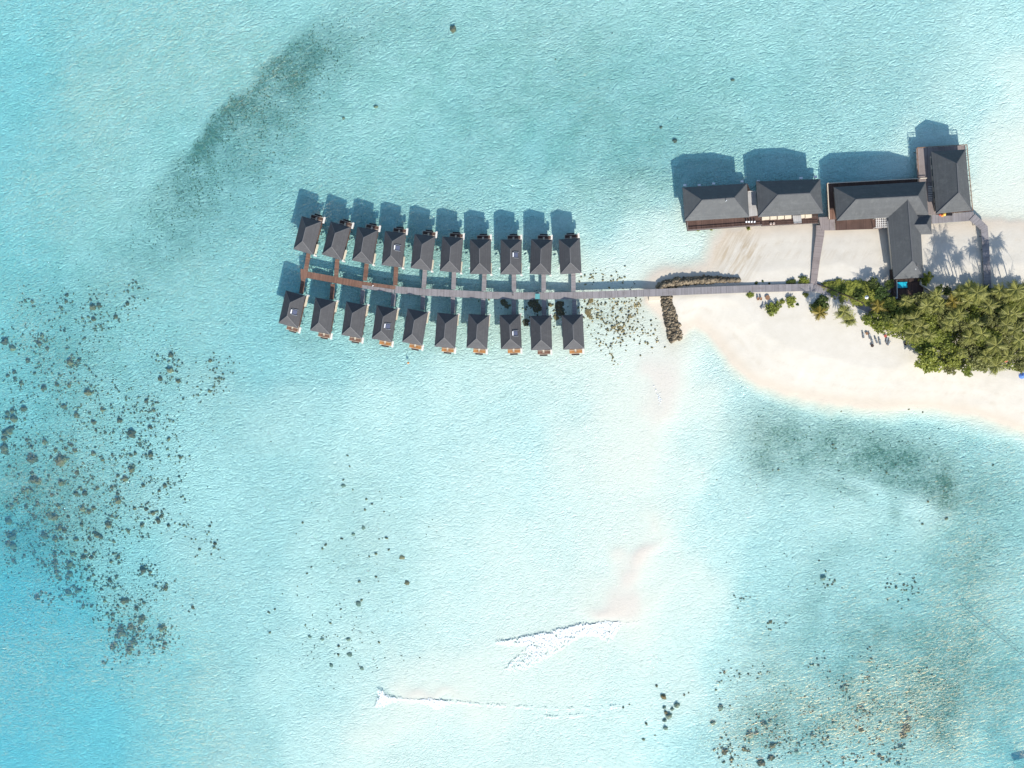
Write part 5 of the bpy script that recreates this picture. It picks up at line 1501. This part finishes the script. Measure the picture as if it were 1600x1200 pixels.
beanbag(1468.5, 335.5, 2.2, 'red', 'small reddish beanbag on the corner house front deck, leftmost', .45)
beanbag(1472, 336.6, 2.2, 'orange', 'orange beanbag between the red and the yellow one', .55)
beanbag(1475.6, 334.8, 2.2, 'yellow', 'yellow beanbag next to the black chest', .65)
p = P(1483, 335, 2.6); root = empty('storage_chest', (p.x, p.y, 2.19)); b = MB(); b.box(-1.0, 1.0, -.42, .42, 0, .6); b.build('body', M['black'], root)
b = MB(); b.box(-1.04, 1.04, -.45, .45, .61, .68); b.build('lid', M['black'], root); tag(root, 'black storage chest against the front eave of the corner house', 'chest')

# service cart with a teal roof on the jetty
p = P(840, 463.3, 2.6); root = empty('service_cart', (p.x, p.y, WZ))
b = MB(); b.box(-.6, .6, -.95, .95, .32, .62); b.build('body', M['lamp_white'], root)
b = MB(); b.face([(-.85, -1.0, 1.75), (.85, -1.0, 1.75), (.85, 1.0, 1.95), (-.85, 1.0, 1.95)]); b.face([(-.85, 1.0, 1.90), (.85, 1.0, 1.90), (.85, -1.0, 1.70), (-.85, -1.0, 1.70)])
b.box(-.9, -.84, -1.0, 1.0, 1.7, 1.9); b.box(.84, .9, -1.0, 1.0, 1.7, 1.9); b.build('canopy', M['teal'], root)
for sx in (-.55, .55):
    for yy in (-.85, .85): b = MB(); b.tube((sx, yy, .62), (sx, yy, 1.72), .03, n=5); b.build('post', M['steel'], root)
    for yy in (-.6, .6): b = MB(); b.tube((sx - .06, yy, .26), (sx + .06, yy, .26), .26, n=12); b.build('wheel', M['black'], root)
b = MB(); b.box(-.5, .5, -.1, .4, .63, .85); b.build('seat', M['cloth_grey'], root)
tag(root, 'small open cart with a teal canopy on the jetty near the shore end villas', 'cart')


def person(px, py, z, label, facing=0, top='cloth_white', bottom='cloth_white'):
    """walking figure, one continuous skinned body plus clothes and hair"""
    p = P(px, py, z + .9); root = empty('person', (p.x, p.y, z), R(facing))
    J = dict(pel=(0, 0, .95), sp=(0, 0, 1.15), ch=(0, 0, 1.36), nk=(0, .01, 1.50), hd=(0, .03, 1.62), tp=(0, .02, 1.74),
             hl=(-.1, 0, .90), kl=(-.11, .14, .50), al=(-.11, .05, .09), tl=(-.11, .2, .04), hr=(.1, 0, .90), kr=(.11, .02, .48), ar=(.11, -.2, .12), tr=(.11, -.06, .03),
             sl=(-.19, 0, 1.42), el=(-.25, -.10, 1.14), wl=(-.24, .04, .90), fl=(-.24, .08, .80), sr=(.19, 0, 1.42), er=(.25, .06, 1.14), wr=(.24, .22, .93), fr=(.24, .28, .84))
    Ed = [('pel','sp'),('sp','ch'),('ch','nk'),('nk','hd'),('hd','tp'),('pel','hl'),('hl','kl'),('kl','al'),('al','tl'),('pel','hr'),('hr','kr'),('kr','ar'),('ar','tr'),('ch','sl'),('sl','el'),('el','wl'),('wl','fl'),('ch','sr'),('sr','er'),('er','wr'),('wr','fr')]
    Rd = dict(pel=.15, sp=.135, ch=.16, nk=.055, hd=.10, tp=.07, hl=.09, kl=.055, al=.038, tl=.03, hr=.09, kr=.055, ar=.038, tr=.03, sl=.06, el=.042, wl=.028, fl=.03, sr=.06, er=.042, wr=.028, fr=.03)

    def skin(name, keys, mat, grow, parent):
        ks = list(keys); me = bpy.data.meshes.new(name)
        me.from_pydata([J[k] for k in ks], [(ks.index(a), ks.index(b_)) for a, b_ in Ed if a in ks and b_ in ks], [])
        o = bpy.data.objects.new(name, me); COL.objects.link(o); o.parent = parent
        md = o.modifiers.new('s', 'SKIN')
        for k, sv in zip(ks, me.skin_vertices[0].data): sv.radius = (Rd[k] * grow, Rd[k] * grow * .85)
        me.skin_vertices[0].data[0].use_root = True
        o.modifiers.new('d', 'SUBSURF').levels = 1; o.modifiers['d'].render_levels = 1
        me.materials.append(mat); return o
    skin('body', list(J), M['skin'], 1.0, root)
    skin('shirt', ['pel', 'sp', 'ch', 'sl', 'el', 'sr', 'er'], M[top], 1.25, root)
    skin('trousers', ['pel', 'hl', 'kl', 'al', 'hr', 'kr', 'ar'], M[bottom], 1.3, root)
    b = MB(); b.dome((0, .01, 1.68), .125, .12, 10, 4); b.build('hair', M['hair'], root, smooth=True)
    tag(root, label, 'person'); return root


person(582.5, 446.2, WZ + .01, 'person in white clothes walking on the two tone stretch of the jetty', 60)
person(801.5, 461, WZ + .01, 'person in dark clothes walking on the jetty midway along the villas', 90, 'black', 'cloth_grey')

# floating orange buoy off the south row
p = P(637.5, 567, .2); root = empty('buoy', (p.x, p.y, 0)); b = MB(); b.dome((0, 0, -.1), .45, .55, 12, 4); b.build('float', M['orange'], root, smooth=True)
b = MB(); b.tube((0, 0, .4), (0, 0, .95), .07, .05, n=6); b.build('stem', M['cloth_white'], root); tag(root, 'small orange buoy floating below the fifth south villa', 'buoy')
# mooring rope across the lower right corner
b = MB(); q = [P(a, b_, .02) for a, b_ in ((1500,941),(1522,962),(1545,980),(1570,1001),(1589,1016.5),(1612,1040),(1640,1070))]
root = empty('floating_rope', tuple(q[0]))
b = MB(q[0])
for a_, c_ in zip(q, q[1:]): b.tube(a_, c_, .07, n=5)
b.build('line', M['rope'], root)
for k in range(1, 6):
    b = MB(q[0]); b.dome(tuple(q[k] + Vector((0, 0, -.05))), .16, .18, 7, 3); b.build('float', M['rope'], root)
tag(root, 'thin dark floating rope slanting across the lower right water', 'rope')
# dark blue boat cut by the lower right corner
p = P(1604, 1203, .4); root = empty('boat', (p.x, p.y, 0), R(20))
b = MB(); out = [(-3.2, 0), (-2.6, .75), (-1.2, 1.1), (2.6, 1.05), (2.6, -1.05), (-1.2, -1.1), (-2.6, -.75)]
lo = [Vector((x * .85, y * .6, -.25)) for x, y in out]; hi = [Vector((x, y, .7 + (.25 if x < -2 else 0))) for x, y in out]; inn = [Vector((x * .9, y * .82, .68)) for x, y in out]; fl = [Vector((x * .82, y * .65, .1)) for x, y in out]
for i in range(7):
    k = (i + 1) % 7
    b.face([lo[k], lo[i], hi[i], hi[k]]); b.face([hi[k], hi[i], inn[i], inn[k]]); b.face([inn[k], inn[i], fl[i], fl[k]])
b.face(fl[::-1]); b.face(lo); b.build('hull', M['navy'], root)
b = MB(); b.box(-.3, .1, -.75, .75, .3, .4); b.build('bench', M['cream'], root)
b = MB(); b.box(2.6, 2.95, -.2, .2, .3, 1.1); b.build('motor', M['black'], root)
tag(root, 'dark blue boat cut off by the lower right corner', 'boat')


def parasol(px, py, mat, label, r=1.6):
    p = P(px, py, 3.4); root = empty('parasol', (p.x, p.y, gz(p.x, p.y)))
    b = MB(); b.tube((0, 0, 0), (0, 0, 2.3), .04, n=6); b.build('pole', M['cream'], root)
    b = MB(); n = 8
    for k in range(n):
        a0 = 2 * math.pi * k / n; a1 = 2 * math.pi * (k + 1) / n
        b.face([(r * math.cos(a0), r * math.sin(a0), 1.95), (r * math.cos(a1), r * math.sin(a1), 1.95), (0, 0, 2.5)]); b.face([(r * math.cos(a1), r * math.sin(a1), 1.93), (r * math.cos(a0), r * math.sin(a0), 1.93), (0, 0, 2.47)])
    b.build('canopy', M[mat], root); tag(root, label, 'parasol')


parasol(1597.5, 587, 'blue', 'blue parasol at the right edge where the grove meets the beach', 1.25)
parasol(1572, 563, 'red', 'faded red parasol half hidden by the trees near the right edge', .8)
parasol(1354.5, 464.5, 'lamp_white', 'white parasol tip showing in the hedge', .7)
# ------------------------------------------------------------------ light
world = bpy.data.worlds.new('World'); scene.world = world; world.use_nodes = True
wt = world.node_tree; wt.nodes.clear()
AZ, EL = 17.0, 32.0        # sun stands 17 degrees east of south
sky = wt.nodes.new('ShaderNodeTexSky'); sky.sky_type = 'NISHITA'; sky.sun_disc = False
sky.sun_elevation = R(EL); sky.sun_rotation = R(180 - AZ); sky.air_density = 1.0; sky.dust_density = 0.6; sky.ozone_density = 1.5
bg = wt.nodes.new('ShaderNodeBackground'); bg.inputs[1].default_value = SKY
wo = wt.nodes.new('ShaderNodeOutputWorld')
wt.links.new(sky.outputs[0], bg.inputs[0]); wt.links.new(bg.outputs[0], wo.inputs[0])
sd_ = bpy.data.lights.new('sun', 'SUN'); sd_.energy = SUN; sd_.angle = R(0.5); sd_.color = (1, 0.965, 0.915)
so = bpy.data.objects.new('sun', sd_); COL.objects.link(so)
sdir = Vector((math.sin(R(AZ)) * math.cos(R(EL)), -math.cos(R(AZ)) * math.cos(R(EL)), math.sin(R(EL))))
so.rotation_euler = sdir.to_track_quat('Z', 'Y').to_euler()
so.location = sdir * 300
scene.view_settings.view_transform = 'Standard'; scene.view_settings.look = 'None'
scene.view_settings.exposure = EXPO; scene.view_settings.gamma = 1
scene.render.engine = 'CYCLES'
scene.cycles.transparent_max_bounces = 16
scene.cycles.max_bounces = 6
scene.render.resolution_x = 1024; scene.render.resolution_y = 768
